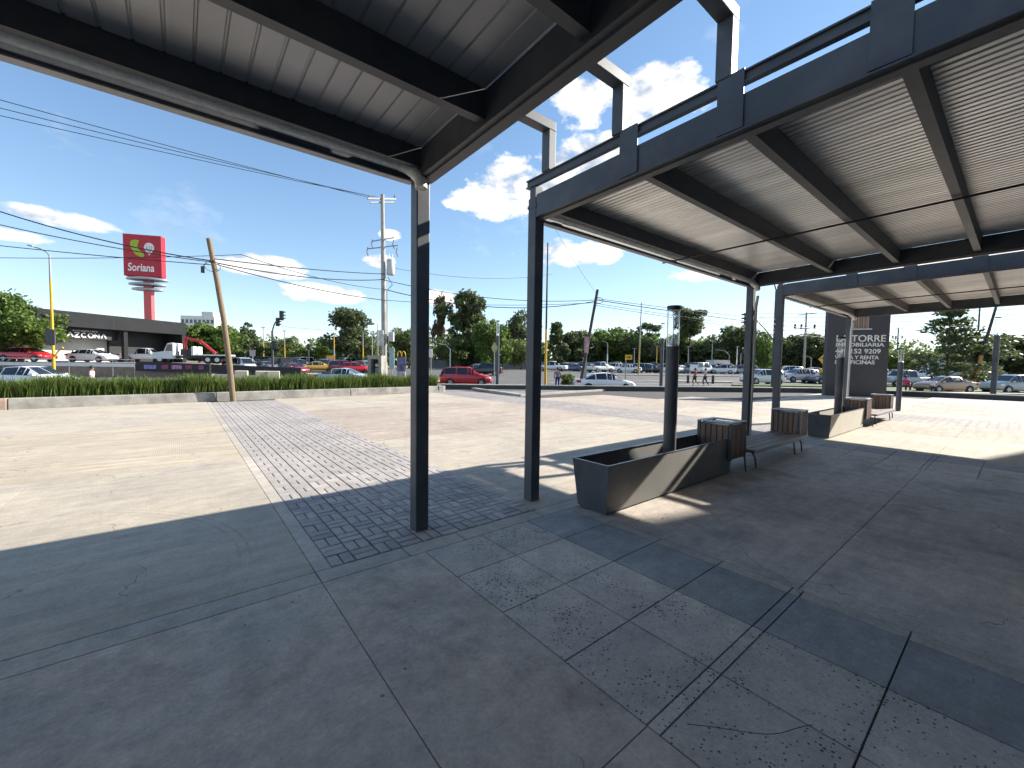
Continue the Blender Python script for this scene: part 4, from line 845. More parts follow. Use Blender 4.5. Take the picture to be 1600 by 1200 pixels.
# ================================================================== DEALER, BIG SIGN, FAR BUILDINGS
def dealer():
    A, Bq = pt(-712, 45.5, 1.35), pt(-508, 60, 1.35); v = Bq-A; L_ = v.length; ang = math.atan2(v.y, v.x)
    t = thing('car_showroom', 'low black car showroom with white lettering on a raised lot', 'building', A, ang)
    CH = mat('charcoal_cladding', (.022,.023,.025), .8, 0, .12, .8, .1, 20, spec=.2); BK = mat('black_cladding', (.008,.008,.009), .5, 0, .1, 1); LG = mat('pale_showroom_wall', (.50,.50,.47), .8, 0, .06, 1)
    H0, H1 = 5.5, 5.5
    MB().box(-2, L_, 0, 14, 4.0, 5.7).build('fascia', CH, t)
    for xx in (.8, 5.6, 10.4): MB().box(xx, xx+.03, -.012, .0, 4.0, 5.7).build('panel_joint', BK, t)
    MB().box(-2, L_-.6, 3.2, 14, 0, 3.99).build('wall', LG, t)
    MB().box(-2, 7.0, 1.2, 3.19, 2.72, 3.99).build('sign_band', BK, t)
    MB().box(7.0, L_-.6, 2.8, 3.19, 0, 3.99).build('dark_wall', BK, t)
    MB().box(L_-.6, L_-.02, .05, 14, 0, 3.99).build('end_wall', CH, t)
    MB().box(6.9, 7.35, .25, .7, 0, 3.99).build('column', CH, t); MB().box(-2, 6.88, 1.25, 3.1, .0, .10).build('step', LG, t)
    LT = mat('white_letter', (.85,.85,.84), .4); x = 1.75; z = 2.90; h = .50
    def strokes(segs, ox):
        mb = MB()
        for i, (a, b) in enumerate(segs): mb.beam((ox+a[0], 1.15-.002*i, z+a[1]), (ox+b[0], 1.15-.002*i, z+b[1]), .08, .13, (0,1,0)) if False else mb.prism(*bar(a, b, ox, i))
        mb.build('lettering', LT, t)
    def bar(a, b, ox, i, w=.075):
        d = Vector((b[0]-a[0], b[1]-a[1])).normalized(); n = Vector((-d.y, d.x))*w*.72
        P = [(a[0]-n.x, a[1]-n.y), (b[0]-n.x, b[1]-n.y), (b[0]+n.x, b[1]+n.y), (a[0]+n.x, a[1]+n.y)]
        return P, (lambda u, v, q: (ox+u, 1.19-q, z+v)), .0, .06+.003*i
    w_ = .66
    lam = [((0,0),(.26,h)), ((.26,h),(.52,0))]
    ring = lambda r0, r1: [((.26+.26*math.cos(r0+(r1-r0)*k/10), h/2+h/2*math.sin(r0+(r1-r0)*k/10)), (.26+.26*math.cos(r0+(r1-r0)*(k+1)/10), h/2+h/2*math.sin(r0+(r1-r0)*(k+1)/10))) for k in range(10)]
    glyphs = [lam, [((0,h),(.48,h)), ((.48,h),(0,0)), ((0,0),(.5,0))], ring(rad(50), rad(310)), ring(0, 2*math.pi), [((0,0),(0,h)), ((0,h),(.45,0)), ((.45,0),(.45,h))], lam]
    for i, gl in enumerate(glyphs): strokes(gl, x+i*w_)
    put_text('AUTOMOTRIZ', t, 'lettering', LT, x+.5, 1.17, z+.66, .25, xs=1.3, bold=.004, space=1.25)
dealer()
def guard_rail():
    t = thing('guard_rail', 'white rail along the edge of the raised car lot', 'rail', pt(-600, 41.6, 1.35), 0)
    a, b = pt(-900, 41.9, 0), pt(-590, 42.6, 0)
    for z, h in ((1.12, .34), (1.70, .06)): MB().beam(a+Vector((0,0,z)), b+Vector((0,0,z)), .08, h).build('rail', WHITE, t, world=True)
    for k in range(10):
        q = a.lerp(b, k/9); MB().beam(q+Vector((0,0,.0)), q+Vector((0,0,1.76)), .06, .06, (1,0,0)).build('post', GREYM, t, world=True)
    t = thing('lot_fence', 'dark fence with purple and pink banners right of the white rail', 'fence', pt(-500, 43, .5), 0)
    a, b = pt(-588, 42.9, 0), pt(-330, 45.5, 0); MB().beam(a+Vector((0,0,1.05)), b+Vector((0,0,.55)), .06, 1.0).build('panel', mat('dark_fence', (.03,.028,.03), .7), t, world=True)
    for f0, f1, c in ((.05, .12, (.25,.22,.48)), (.15, .19, (.3,.06,.12)), (.21, .27, (.42,.2,.32)), (.29, .33, (.3,.06,.1)), (.37, .40, (.35,.08,.2))):
        p0, p1 = a.lerp(b, f0), a.lerp(b, f1); p0 = p0-Vector((SY, CY, 0))*.06; p1 = p1-Vector((SY, CY, 0))*.06
        MB().beam(p0+Vector((0,0,.98)), p1+Vector((0,0,.98)), .02, .42).build('banner', mat('banner%d' % int(f0*100), c, .7, 0, .5, 4), t, world=True)
guard_rail()
def store_sign():
    d = 82; x, y = site(-569, d); t = thing('pylon_sign', 'tall red store pylon sign with white lettering and grey fins', 'sign', (x, y, .6), FACE+rad(14))
    RF = mat('sign_red', (.47,.012,.028), .45, 0, .05, .4); zb, zt = 17.9-.6, 25.9-.6
    w = 3.15; K = .74
    MB().box(-w, w, -.75, .75, zb, zt).build('box', RF, t, bevel=.05)
    MB().box(-.1, 1.15, -.55, .55, 0, zb).build('shaft', mat('sign_pink_red', (.62,.10,.10), .45), t)
    for k, (hw, z) in enumerate(((3.45, zb-.75), (3.1, zb-1.75), (2.6, zb-2.7))):
        q = MB().lathe([(hw*.72,0),(hw,.12),(hw,.42),(hw*.8,.55),(0,.56)], 28).build('fin', mat('fin_grey', (.33,.36,.40), .4, .3), t, smooth=True); q.location = (.35, 0, z); q.scale = (1, .55, 1)
    put_text('Soriana', t, 'lettering', mat('white_letter', (.85,.85,.84)), -2.5, -.752, zb+1.0, 2.1, xs=.70, bold=.035, shear=.1)
    Gr = mat('logo_green', (.36,.48,.02), .5)
    o = lambda u, v, q: (u*.74, -.75-q, zb+v*.98+.35)
    c = [(-2.6,6.2),(-2.2,6.6),(-1.5,6.75),(-.6,6.6),(-.9,6.0),(-1.05,5.6),(-.9,5.1),(-.4,4.6),(.2,4.2),(.45,3.7),(.2,3.45),(-.5,3.45),(-1.4,3.8),(-2.1,4.5),(-2.55,5.3)]
    MB().prism(c, o, 0, .05).build('emblem_leaf', Gr, t)
    b = [(1.55,3.85)]+[(1.55+1.15*math.cos(a), 5.35+.95*math.sin(a)) for a in [rad(-35+k*250/16) for k in range(17)]]
    MB().prism(b, o, 0, .05).build('emblem_balloon', WHITE, t)
    for k in (-.45, .0, .45): MB().prism([(1.5+k*.3,4.2),(1.6+k*.3,4.2),(1.62+k*1.5,5.6),(1.5+k*1.5,5.6)], o, .051, .06).build('emblem_stripe', RF, t)
store_sign()
def block(t0, d, z0, zt, w, depth, rows, cols, M, label, rot=0., parapet=None):
    x, y = site(t0, d); t = thing('building', label, 'building', (x, y, z0), FACE+rot); H = zt-z0
    MB().box(-w/2, w/2, 0, depth, 0, H).build('wall', M, t)
    if parapet: MB().box(w*parapet[0], w*parapet[1], 0.2, depth*.6, H, H+parapet[2]).build('roof_block', M, t)
    for r in range(rows):
        for c in range(cols):
            a = -w/2 + (c+.2)*w/cols; z = H*(.1+.86*r/rows)
            f = MB().box(a, a+w/cols*.6, -.06, .0, z, z+H/rows*.55).build('window', DGLASS, t)
block(-490, 250, 4, 28.2, 19, 12, 6, 8, mat('white_render', (.68,.68,.66), .8), 'distant white office block with a grid of dark windows, left', .1, (.12, .46, 2.6))
block(93, 130, .6, 6.4, 7.5, 8, 1, 2, mat('grey_block', (.16,.165,.17), .8), 'low dark grey building among the far trees in the middle', 0)
block(327, 92, .6, 3.4, 3.6, 4, 1, 2, mat('white_render', (.68,.68,.66)), 'small white booth behind the far parking lot')
block(346, 88, .6, 2.3, 2.6, 3, 1, 2, mat('orange_paint', (.55,.26,.08)), 'small orange booth at the far parking lot, left of the column')
block(745, 72, .3, 4.6, 10, 8, 0, 0, mat('tent_white', (.6,.6,.58), .7), 'pale canvas hall behind the airy tree at the far right')
def far_wall(t0, t1, d, h, M, label):
    a, b = pt(t0, d, .6), pt(t1, d, .6); t = thing('perimeter_wall', label, 'wall', (a+b)/2)
    n = 14
    for k in range(n):
        p0, p1 = a.lerp(b, k/n), a.lerp(b, (k+1)/n)
        MB().beam(p0+Vector((0,0,h/2)), p1.lerp(p0, .01)+Vector((0,0,h/2)), .2, h).build('wall_panel', M, t, world=True); MB().beam(p0+Vector((0,0,h/2+.05)), p0+(p1-p0)*.02+Vector((0,0,h/2+.05)), .32, h+.1).build('pier', M, t, world=True)
far_wall(-150, 260, 98, 1.9, mat('far_grey_wall', (.27,.28,.29), .8, 0, .15, .4), 'long grey perimeter wall behind the far parked cars')
def blocks():   # concrete barriers on the left
    for t0, l in ((-423, 'pale concrete block on the street corner, leftmost'), (-391, 'pale concrete block on the street corner, middle'), (-373, 'pale concrete block on the street corner, rightmost'), (-313, 'small pale bollard block near the light blue sedan')):
        x, y = site(t0, 41); t = MB().box(-.75 if t0 > -420 and t0 < -400 else -.55, .55, -.5, .5, 0, .95 if t0 != -313 else .8).build('concrete_block', mat('pale_block', (.55,.48,.36), .9, 0, .1, 2), bevel=.06)
        t.location = (x, y, gz(41)); t.rotation_euler = (0, 0, FACE+.5); tag(t, l, 'block', 'concrete corner blocks')
blocks()
def posts():
    for t0, d, l in ((275, 46, 'short dark kerb bollard left of the walking pair'), (314, 46, 'short dark kerb bollard right of the walking pair')):
        x, y = site(t0, d); o = MB().lathe([(.14,0),(.14,.85),(.10,.93),(0,.94)], 12).build('kerb_bollard', BLACK, smooth=True); o.location = (x, y, gz(d)); tag(o, l, 'bollard', 'kerb bollards')
posts()

# ================================================================== VEHICLES
KINDS = {
 'sedan': dict(st=[(-2.25,.42,.70,.74,.80,.58,0),(-2.12,.28,.83,.88,.96,.70,0),(-1.62,.22,.88,.93,1.02,.76,1),(-.80,.2,.9,.94,1.40,.58,2),(.05,.2,.9,.93,1.46,.60,2),(.42,.2,.9,.92,1.42,.58,2),(1.25,.2,.9,.90,.99,.76,1),(2.0,.24,.86,.74,.82,.68,0),(2.25,.40,.72,.58,.64,.56,0)], r=.32, wb=(-1.35,1.38)),
 'suv': dict(st=[(-2.22,.5,.72,.92,1.0,.62,0),(-2.15,.32,.86,1.0,1.15,.74,1),(-1.85,.26,.9,1.04,1.58,.62,2),(-.8,.24,.92,1.02,1.68,.64,2),(.2,.24,.92,1.0,1.68,.64,2),(.5,.24,.92,.99,1.62,.62,2),(1.2,.24,.91,1.0,1.10,.78,1),(2.0,.28,.88,.86,.95,.72,0),(2.25,.45,.76,.66,.74,.60,0)], r=.36, wb=(-1.32,1.36)),
 'hatch': dict(st=[(-1.95,.42,.72,.8,.9,.60,0),(-1.88,.28,.83,.92,1.05,.70,1),(-1.5,.22,.86,.95,1.42,.58,2),(-.6,.2,.87,.94,1.50,.60,2),(.2,.2,.87,.92,1.48,.60,2),(.45,.2,.87,.92,1.44,.58,2),(1.15,.2,.86,.92,1.02,.74,1),(1.75,.24,.82,.78,.86,.66,0),(1.98,.40,.70,.60,.66,.54,0)], r=.31, wb=(-1.22,1.25)),
 'pickup': dict(st=[(-2.75,.6,.86,1.02,1.06,.80,0),(-2.7,.45,.9,1.04,1.08,.84,0),(-.95,.42,.92,1.05,1.09,.84,0),(-.9,.42,.92,1.06,1.10,.82,1),(-.72,.42,.92,1.07,1.80,.66,2),(.3,.42,.92,1.06,1.84,.66,2),(.55,.42,.92,1.05,1.78,.64,2),(1.15,.42,.92,1.06,1.16,.80,1),(2.3,.46,.9,1.0,1.08,.76,0),(2.6,.6,.82,.80,.86,.66,0)], r=.40, wb=(-1.7,1.65)),
 'van': dict(st=[(-2.4,.5,.8,1.05,1.6,.74,1),(-2.35,.32,.9,1.08,1.92,.74,2),(-.8,.28,.92,1.08,1.98,.76,2),(.9,.28,.92,1.05,1.96,.74,2),(1.2,.28,.92,1.04,1.88,.72,2),(1.95,.28,.91,1.0,1.12,.78,1),(2.3,.34,.88,.85,.95,.72,0),(2.45,.5,.78,.65,.74,.62,0)], r=.36, wb=(-1.5,1.55)),
}
def quad_in(mb, q, shrink=.12, off=.014, thick=0):
    q = [Vector(p) for p in q]; c = sum(q, Vector())/4; n = (q[2]-q[0]).cross(q[3]-q[1]).normalized()
    P = [p.lerp(c, shrink)+n*off for p in q]; mb.add(P, [(0,1,2,3)])
CARM = {}
def car_meshes(kind):
    if kind in CARM: return CARM[kind]
    K = KINDS[kind]; st = K['st']; mb = MB(); rows = []
    for (x, zb, hw, zbelt, zt, hwt, c) in st:
        half = [(hw*.90, zb), (hw*.985, zb+.10), (hw, zb+(zbelt-zb)*.55), (hw*.965, zbelt), (hwt, zt-.015), (hwt*.8, zt+.008), (0, zt+.025)]
        rows.append([(x, y, z) for y, z in half] + [(x, -y, z) for y, z in reversed(half[:-1])])
    n = len(rows[0])
    mb.add([p for r in rows for p in r], [(i*n+j, i*n+j+1, (i+1)*n+j+1, (i+1)*n+j) for i in range(len(rows)-1) for j in range(n-1)] + [tuple(range(n)), tuple(range(len(rows)*n-1, (len(rows)-1)*n-1, -1))] + [((i+1)*n, (i+1)*n+n-1, i*n+n-1, i*n) for i in range(len(rows)-1)])
    body = mb.mesh('body', None, True); bm = bmesh.new(); bm.from_mesh(body); bmesh.ops.recalc_face_normals(bm, faces=bm.faces); bm.to_mesh(body); bm.free()
    body.materials.append(WHITE)
    R = {'body': body, 'side': [], 'ws': []}
    for i in range(len(st)-1):
        c0, c1 = st[i][6], st[i+1][6]
        if c0 and c1 and max(c0, c1) == 2:
            for s in (0, 1):
                a = lambda k, j: rows[k][j] if s == 0 else (rows[k][j][0], -rows[k][j][1], rows[k][j][2])
                w = MB(); q = [a(i, 3), a(i+1, 3), a(i+1, 4), a(i, 4)]
                if s: q = q[::-1]
                qq = [Vector(p) for p in q]; nrm = (qq[2]-qq[0]).cross(qq[3]-qq[1])
                if (nrm.y > 0) != (s == 0): q = q[::-1]
                quad_in(w, q, .10); R['side'].append(w.mesh('side_window', DGLASS))
        if {c0, c1} == {1, 2}:
            w = MB(); A, Bq = (i, i+1); q = [rows[A][4], rows[Bq][4], (rows[Bq][4][0], -rows[Bq][4][1], rows[Bq][4][2]), (rows[A][4][0], -rows[A][4][1], rows[A][4][2])]
            qq = [Vector(p) for p in q]
            if (qq[2]-qq[0]).cross(qq[3]-qq[1]).z < 0: q = q[::-1]
            quad_in(w, q, .07, .035); R['ws'].append((('windshield' if c0 == 2 else 'rear_window'), w.mesh('windshield', DGLASS)))
    r = K['r']
    R['tyre'] = MB().lathe([(r*.62,-.1),(r*.97,-.1),(r,-.07),(r,.07),(r*.97,.1),(r*.62,.1)], 20, caps=False).mesh('tyre', RUBBER, True)
    rm = MB().lathe([(0,.07),(r*.2,.075),(r*.22,.05),(r*.6,.045),(r*.66,.09)], 20, caps=False)
    for k in range(5):
        a = k*2*math.pi/5; rm.add([(r*.15*math.cos(a+1), r*.15*math.sin(a+1), .078), (r*.6*math.cos(a+.22), r*.6*math.sin(a+.22), .082), (r*.6*math.cos(a-.22), r*.6*math.sin(a-.22), .082), (r*.15*math.cos(a-1), r*.15*math.sin(a-1), .078)], [(0,1,2,3)])
    R['rim'] = rm.mesh('rim', RIM, True)
    R['arch'] = MB().lathe([(r*1.16,-.005),(r*1.16,.006),(0,.006)], 20).mesh('wheel_arch', BLACK)
    CARM[kind] = R; return R
LAMPR = mat('tail_lamp_red', (.45,.01,.012), .25); LAMPW = mat('head_lamp', (.75,.76,.78), .12)
CARP = {}
def carpaint(c):
    k = tuple(c)
    if k not in CARP: CARP[k] = mat('car_paint_%d' % len(CARP), c, .3, 0, .02, 1, spec=.5, coat=.7)
    return CARP[k]
def car(kind, t0, d, rot, col, label, z=None, grp='cars on the street', full=True, name=None):
    x, y = site(t0, d); R = car_meshes(kind); K = KINDS[kind]; st = K['st']
    t = thing(name or {'sedan':'sedan_car','suv':'suv_car','hatch':'hatchback_car','pickup':'pickup_truck','van':'van'}[kind], label, 'car' if kind not in ('pickup','van') else {'pickup':'pickup','van':'van'}[kind], (x, y, gz(d)+.006 if z is None else z), FACE+rad(rot), grp)
    P = carpaint(col); b = inst('body', R['body'], t, P)
    for me in R['side']: inst('side_window', me, t)
    for nm, me in R['ws']: inst(nm, me, t)
    for wx in K['wb']:
        for s in (1, -1):
            hw = .9; r = K['r']
            w = inst('wheel', R['tyre'], t, loc=(wx, s*(hw-.07), r)); w.rotation_euler = (-s*rad(90), 0, 0)
            if full: inst('rim', R['rim'], w); q = inst('wheel_arch', R['arch'], t, loc=(wx, s*(hw-.012), r*1.02)); q.rotation_euler = (-s*rad(90), 0, 0)
    if full:
        f, rr = st[-2], st[1]
        for s in (1, -1):
            MB().hexa([(f[0]-.12,s*(f[2]-.34),f[3]-.14),(f[0]+.18,s*(f[2]-.40),f[3]-.16),(f[0]+.02,s*(f[2]+.0),f[3]-.14),(f[0]-.25,s*(f[2]+.005),f[3]-.12)],[(f[0]-.12,s*(f[2]-.34),f[3]+.01),(f[0]+.16,s*(f[2]-.40),f[3]-.05),(f[0]+.0,s*(f[2]+.0),f[3]-.02),(f[0]-.28,s*(f[2]+.005),f[3]-.0)]).build('headlight', LAMPW, t)
            MB().box(rr[0]-.10, rr[0]+.22, s*rr[2]-(.17 if s > 0 else .012), s*rr[2]+(.012 if s > 0 else .17), rr[3]-.16, rr[3]+.02).build('taillight', LAMPR, t)
            MB().box(st[-3][0]-.32, st[-3][0]-.12, s*.93-.09, s*.93+.09, st[-3][3]+.02, st[-3][3]+.15).build('mirror', P, t, bevel=.02)
        MB().box(st[0][0]-.01, st[0][0]+.06, -st[0][2]*.9, st[0][2]*.9, .30, .44).build('rear_bumper', BLACK, t); MB().box(st[-1][0]-.1, st[-1][0]+.01, -st[-1][2]*.8, st[-1][2]*.8, .28, .42).build('grille', BLACK, t)
    return t
W_, S_, DK, RD, BL, GY, TN = (.78,.78,.77), (.42,.44,.46), (.02,.021,.025), (.50,.012,.02), (.05,.09,.2), (.13,.135,.14), (.36,.25,.16)
car('suv', -72, 36.5, 4, RD, 'red SUV on the street between the first two columns')
car('sedan', 143, 31.2, 3, W_, 'white sedan passing behind the low wall, nearest on the street')
car('suv', -40, 57, 170, DK, 'dark SUV just behind the red one'); car('sedan', -55, 60, 175, S_, 'silver sedan half hidden behind the red SUV')
car('sedan', -262, 35, 2, (.42,.52,.58), 'pale blue sedan half hidden by the grassy hedge')
car('sedan', -752, 24.6, 3, W_, 'white sedan cut by the left edge, half hidden by the hedge')
car('suv', 381+10, 46, 185, W_, 'white car with its nose showing left of the far canopy columns')
car('suv', 448, 51, 182, (.50,.52,.57), 'silver SUV on the street left of the pillar sign'); car('sedan', 492, 49, 182, GY, 'dark sedan partly hidden by the pillar sign')
car('pickup', 612, 45, 182, (.33,.36,.38), 'grey pickup right of the pillar sign, behind the lamp post'); car('sedan', 676, 37.5, 180, TN, 'tan sedan with red tail lights beyond the low wall at right')
car('suv', 782, 37.5, 180, (.32,.38,.38), 'grey green SUV cut by the right edge')
# cars on the dealer's raised lot
car('sedan', -655, 47.5, 5, W_, 'white sedan displayed on the raised lot under the showroom lettering', 1.352); car('sedan', -757, 43.5, 8, (.5,.01,.02), 'red sports car on the raised lot under the big left tree', 1.352)
car('suv', -690, 50, 20, W_, 'white car tucked behind the yellow lamp on the raised lot', 1.352); car('pickup', -570, 54.5, 14, W_, 'white pickup parked in the dark showroom bay', 1.352)
def crane_truck():
    x, y = site(-505, 46); t = thing('crane_truck', 'white truck with a folded red crane on the raised lot', 'truck', (x, y, 1.355), FACE+rad(195))
    def prof(P, y0, y1, n, M): return MB().prism(P, lambda u, v, w: (u, w, v), y0, y1).build(n, M, t, bevel=.03)
    prof([(1.0,.5),(3.0,.5),(3.05,.8),(2.9,1.15),(1.9,1.3),(1.55,2.15),(1.2,2.25),(1.0,2.2)], -1.0, 1.0, 'cab', WHITE)
    MB().add([(1.93,-.85,1.34),(1.93,.85,1.34),(1.60,.8,2.08),(1.60,-.8,2.08)], [(0,1,2,3)]).build('windshield', DGLASS, t)
    for s in (-1, 1): MB().add([(1.1,s*1.012,1.35),(1.75,s*1.012,1.35),(1.5,s*1.012,2.05),(1.1,s*1.012,2.05)], [(0,1,2,3)]).build('side_window', DGLASS, t)
    MB().box(-4.2, .95, -.45, .45, .6, .85).build('chassis', BLACK, t); MB().box(-4.2, -1.0, -1.1, 1.1, .9, 1.05).build('flatbed', WHITE, t); MB().box(-.9, -.7, -1.05, 1.05, .9, 1.9).build('headboard', WHITE, t)
    MB().box(-.1, .6, -.4, .4, .9, 1.6).build('crane_base', BLACK, t)
    MB().path([(.25,0,1.6),(.3,0,2.9)], .16, 8).build('crane_mast', RED, t); MB().beam((.35,0,2.85), (-1.2,0,2.5), .25, .28).build('crane_boom', RED, t); MB().beam((-1.2,0,2.5), (-2.6,0,1.2), .22, .24).build('crane_jib', RED, t)
    for wx in (2.3, -2.2, -3.1):
        for s in (-1, 1):
            w = MB().lathe([(.24,-.13),(.44,-.13),(.46,-.09),(.46,.09),(.44,.13),(.24,.13)], 20, caps=False).build('wheel', RUBBER, t, smooth=True); w.location = (wx, s*.85, .46); w.rotation_euler = (-s*rad(90), 0, 0)
            MB().lathe([(0,.10),(.26,.08),(.28,.12)], 16, caps=False).build('rim', WHITE, w, smooth=True)
crane_truck()
ORD = ['first','second','third','fourth','fifth','sixth','seventh','eighth','ninth','tenth','eleventh','twelfth','thirteenth','fourteenth','fifteenth','sixteenth','seventeenth','eighteenth','nineteenth','twentieth','twenty-first','twenty-second']
# parked rows: left lot and the long far lot
lotL = [(-425,56,'van',S_,'silver van'),(-411,58,'suv',W_,'white SUV'),(-400,60,'suv',DK,'dark SUV'),(-385,57,'hatch',GY,'grey hatchback'),(-370,62,'suv',DK,'black SUV'),(-352,60,'van',DK,'black van'),(-343,52,'sedan',(.22,.01,.015),'dark red sedan'),(-330,63,'suv',GY,'grey SUV'),(-303,60,'sedan',(.55,.34,.05),'yellow taxi'),(-288,66,'suv',BL,'blue SUV'),(-262,60,'suv',(.16,.02,.04),'maroon SUV'),(-246,58,'hatch',RD,'red hatchback'),(-231,60,'suv',S_,'silver SUV'),(-222,66,'sedan',BL,'dark blue sedan')]
for k, (t0, d, kd, c, w) in enumerate(lotL):
    car(kd, t0, d, 30 if k % 3 else -25, c, w + ' parked in the crowded lot beyond the hedge', grp='cars in the left lot', full=d < 58)
left_row2 = [(-440+i*17, 78+(i % 3)) for i in range(14)]
for k, (t0, d) in enumerate(left_row2):
    car(('sedan','suv','hatch','van')[k % 4], t0, d, 75+random.uniform(-8, 8), (W_, S_, W_, GY, W_)[k % 5], ORD[k]+' car from the left in the rear row of the left lot', grp='rear row in the left lot', full=False)
far = [(62,74,'pickup',W_,'white pickup parked right of the second column'),(92,78,'sedan',BL,'dark blue sedan parked right of the white pickup'),(108,80,'hatch',GY,'grey hatchback parked behind the dark leaning pole'),(138,72,'pickup',W_,'white pickup parked behind the roof of the passing sedan'),(156,76,'suv',W_,'white SUV parked left of the yellow sign post'),(181,72,'sedan',W_,'white sedan parked behind the yellow sign post'),(202,75,'suv',S_,'silver SUV parked by the tall thin pole'),(216,74,'sedan',DK,'black sedan parked right of the tall thin pole'),(238,74,'suv',W_,'white SUV parked behind the slim lamp post'),
       (262,76,'sedan',W_,'white sedan parked just right of the front planter lamp'),(280,76,'suv',S_,'silver SUV parked behind the walking pair'),(296,74,'van',W_,'white van parked behind the walking pair'),(312,78,'suv',BL,'teal blue SUV parked right of the walking pair'),(328,74,'suv',W_,'white SUV parked before the white booth'),(346,76,'sedan',W_,'white sedan parked below the orange booth'),(362,75,'suv',S_,'silver SUV parked left of the canopy column')]
for k, (t0, d, kd, c, l) in enumerate(far): car(kd, t0, d, random.choice((35, 150, 10, 160))+random.uniform(-8, 8), c, l, grp='cars in the far lot', full=d < 73)
for k in range(22):
    t0 = 70 + k*13.6; 
    car(('sedan','suv','hatch','van')[k % 4], t0, 87+(k % 3)*1.5, 80+random.uniform(-12, 12), (W_, S_, W_, GY, W_, BL)[k % 6], ORD[k]+' car from the left in the farthest row of the far lot', grp='farthest row of the far lot', full=False)
for k, (t0, d, c, l) in enumerate(((430,66,W_,'white car parked beyond the silver SUV'),(470,68,S_,'silver car parked left of the warning sign'),(560,62,W_,'white car hidden behind the pillar edge'),(595,64,W_,'white car behind the grey pickup'),(640,62,W_,'white car parked behind the airy tree'),(735,58,GY,'grey car parked behind the far right lamp post'))):
    car(('suv','sedan')[k % 2], t0, d, 175, c, l, grp='cars at the right', full=False)

# ================================================================== TREES
LEAF = [leaf_mat('leaf_bright', (.06,.11,.024), (.20,.28,.06), .4), leaf_mat('leaf_dark', (.06,.085,.035), (.17,.20,.085), .42), leaf_mat('leaf_olive', (.085,.12,.04), (.23,.28,.095), .45), leaf_mat('leaf_rust', (.09,.065,.03), (.22,.15,.07), .3)]
BARK = mat('bark', (.10,.075,.055), .9, 0, .3, 4, .5, 20)
def crown_mesh(kind, seed, n, leaf):
    r = np.random.default_rng(seed)
    if kind == 'round':
        K = 64; c = r.normal(size=(K, 3)); c /= np.linalg.norm(c, axis=1)[:, None]; c *= (r.uniform(.35, .95, K))[:, None]; c[:, 2] *= .92; cr = r.uniform(.11, .27, K)
    elif kind == 'cone':
        K = 60; z = r.beta(1.0, 1.5, K)*1.9-.95; rr = (1-(z+.95)/2.0)*r.uniform(.45, 1.0, K)*.95; a = r.uniform(0, 6.283, K); c = np.stack([rr*np.cos(a), rr*np.sin(a), z], 1); cr = r.uniform(.10, .22, K)*(1-.35*(z+.95)/1.9)
    elif kind == 'tall':
        K = 60; z = r.uniform(-.95, .92, K); rr = np.sqrt(np.clip(1-(z*.95)**2, .05, 1))*r.uniform(.2, .95, K)*(.7+.3*np.sin(z*7+seed)); a = r.uniform(0, 6.283, K); c = np.stack([rr*np.cos(a), rr*np.sin(a), z], 1); cr = r.uniform(.12, .26, K)
    elif kind == 'umbrella':
        K = 30; z = r.beta(2.5, 1.1, K)*1.9-.95; rr = r.uniform(.1, .9, K)*np.clip(.35+.6*(z+.95)/1.9, 0, 1); a = r.uniform(0, 6.283, K); c = np.stack([rr*np.cos(a), rr*np.sin(a), z], 1); cr = r.uniform(.15, .26, K)
    else:   # airy: tiers of branches with gaps
        K = 54; tier = r.integers(0, 8, K)/7.; z = tier*1.85-.92+r.normal(0, .03, K); rr = (1.02-.82*tier)*r.uniform(.15, 1.0, K); a = r.uniform(0, 6.283, K); c = np.stack([rr*np.cos(a), rr*np.sin(a), z+.10*rr], 1); cr = r.uniform(.09, .17, K)
    w = cr**2; idx = r.choice(K, n, p=w/w.sum()); d = r.normal(size=(n, 3)); d /= np.linalg.norm(d, axis=1)[:, None]
    p = c[idx] + d*(cr[idx]*(r.uniform(.2, 1.0, n)**.6 + np.abs(r.normal(0, .22, n))))[:, None]*np.array([1.15, 1.15, .85])
    u = r.normal(size=(n, 3)); u /= np.linalg.norm(u, axis=1)[:, None]; v = np.cross(u, r.normal(size=(n, 3))); v /= np.linalg.norm(v, axis=1)[:, None]
    s = (leaf*1.55*r.uniform(.6, 1.3, n))[:, None]
    V = np.stack([p-u*s, p+v*s*.55, p+u*s, p-v*s*.55], 1).reshape(-1, 3); F = np.arange(n*4).reshape(-1, 4)
    me = bpy.data.meshes.new('crown'); me.from_pydata(V.tolist(), [], F.tolist()); me.materials.append(LEAF[0]); return me, c
CROWN = {}
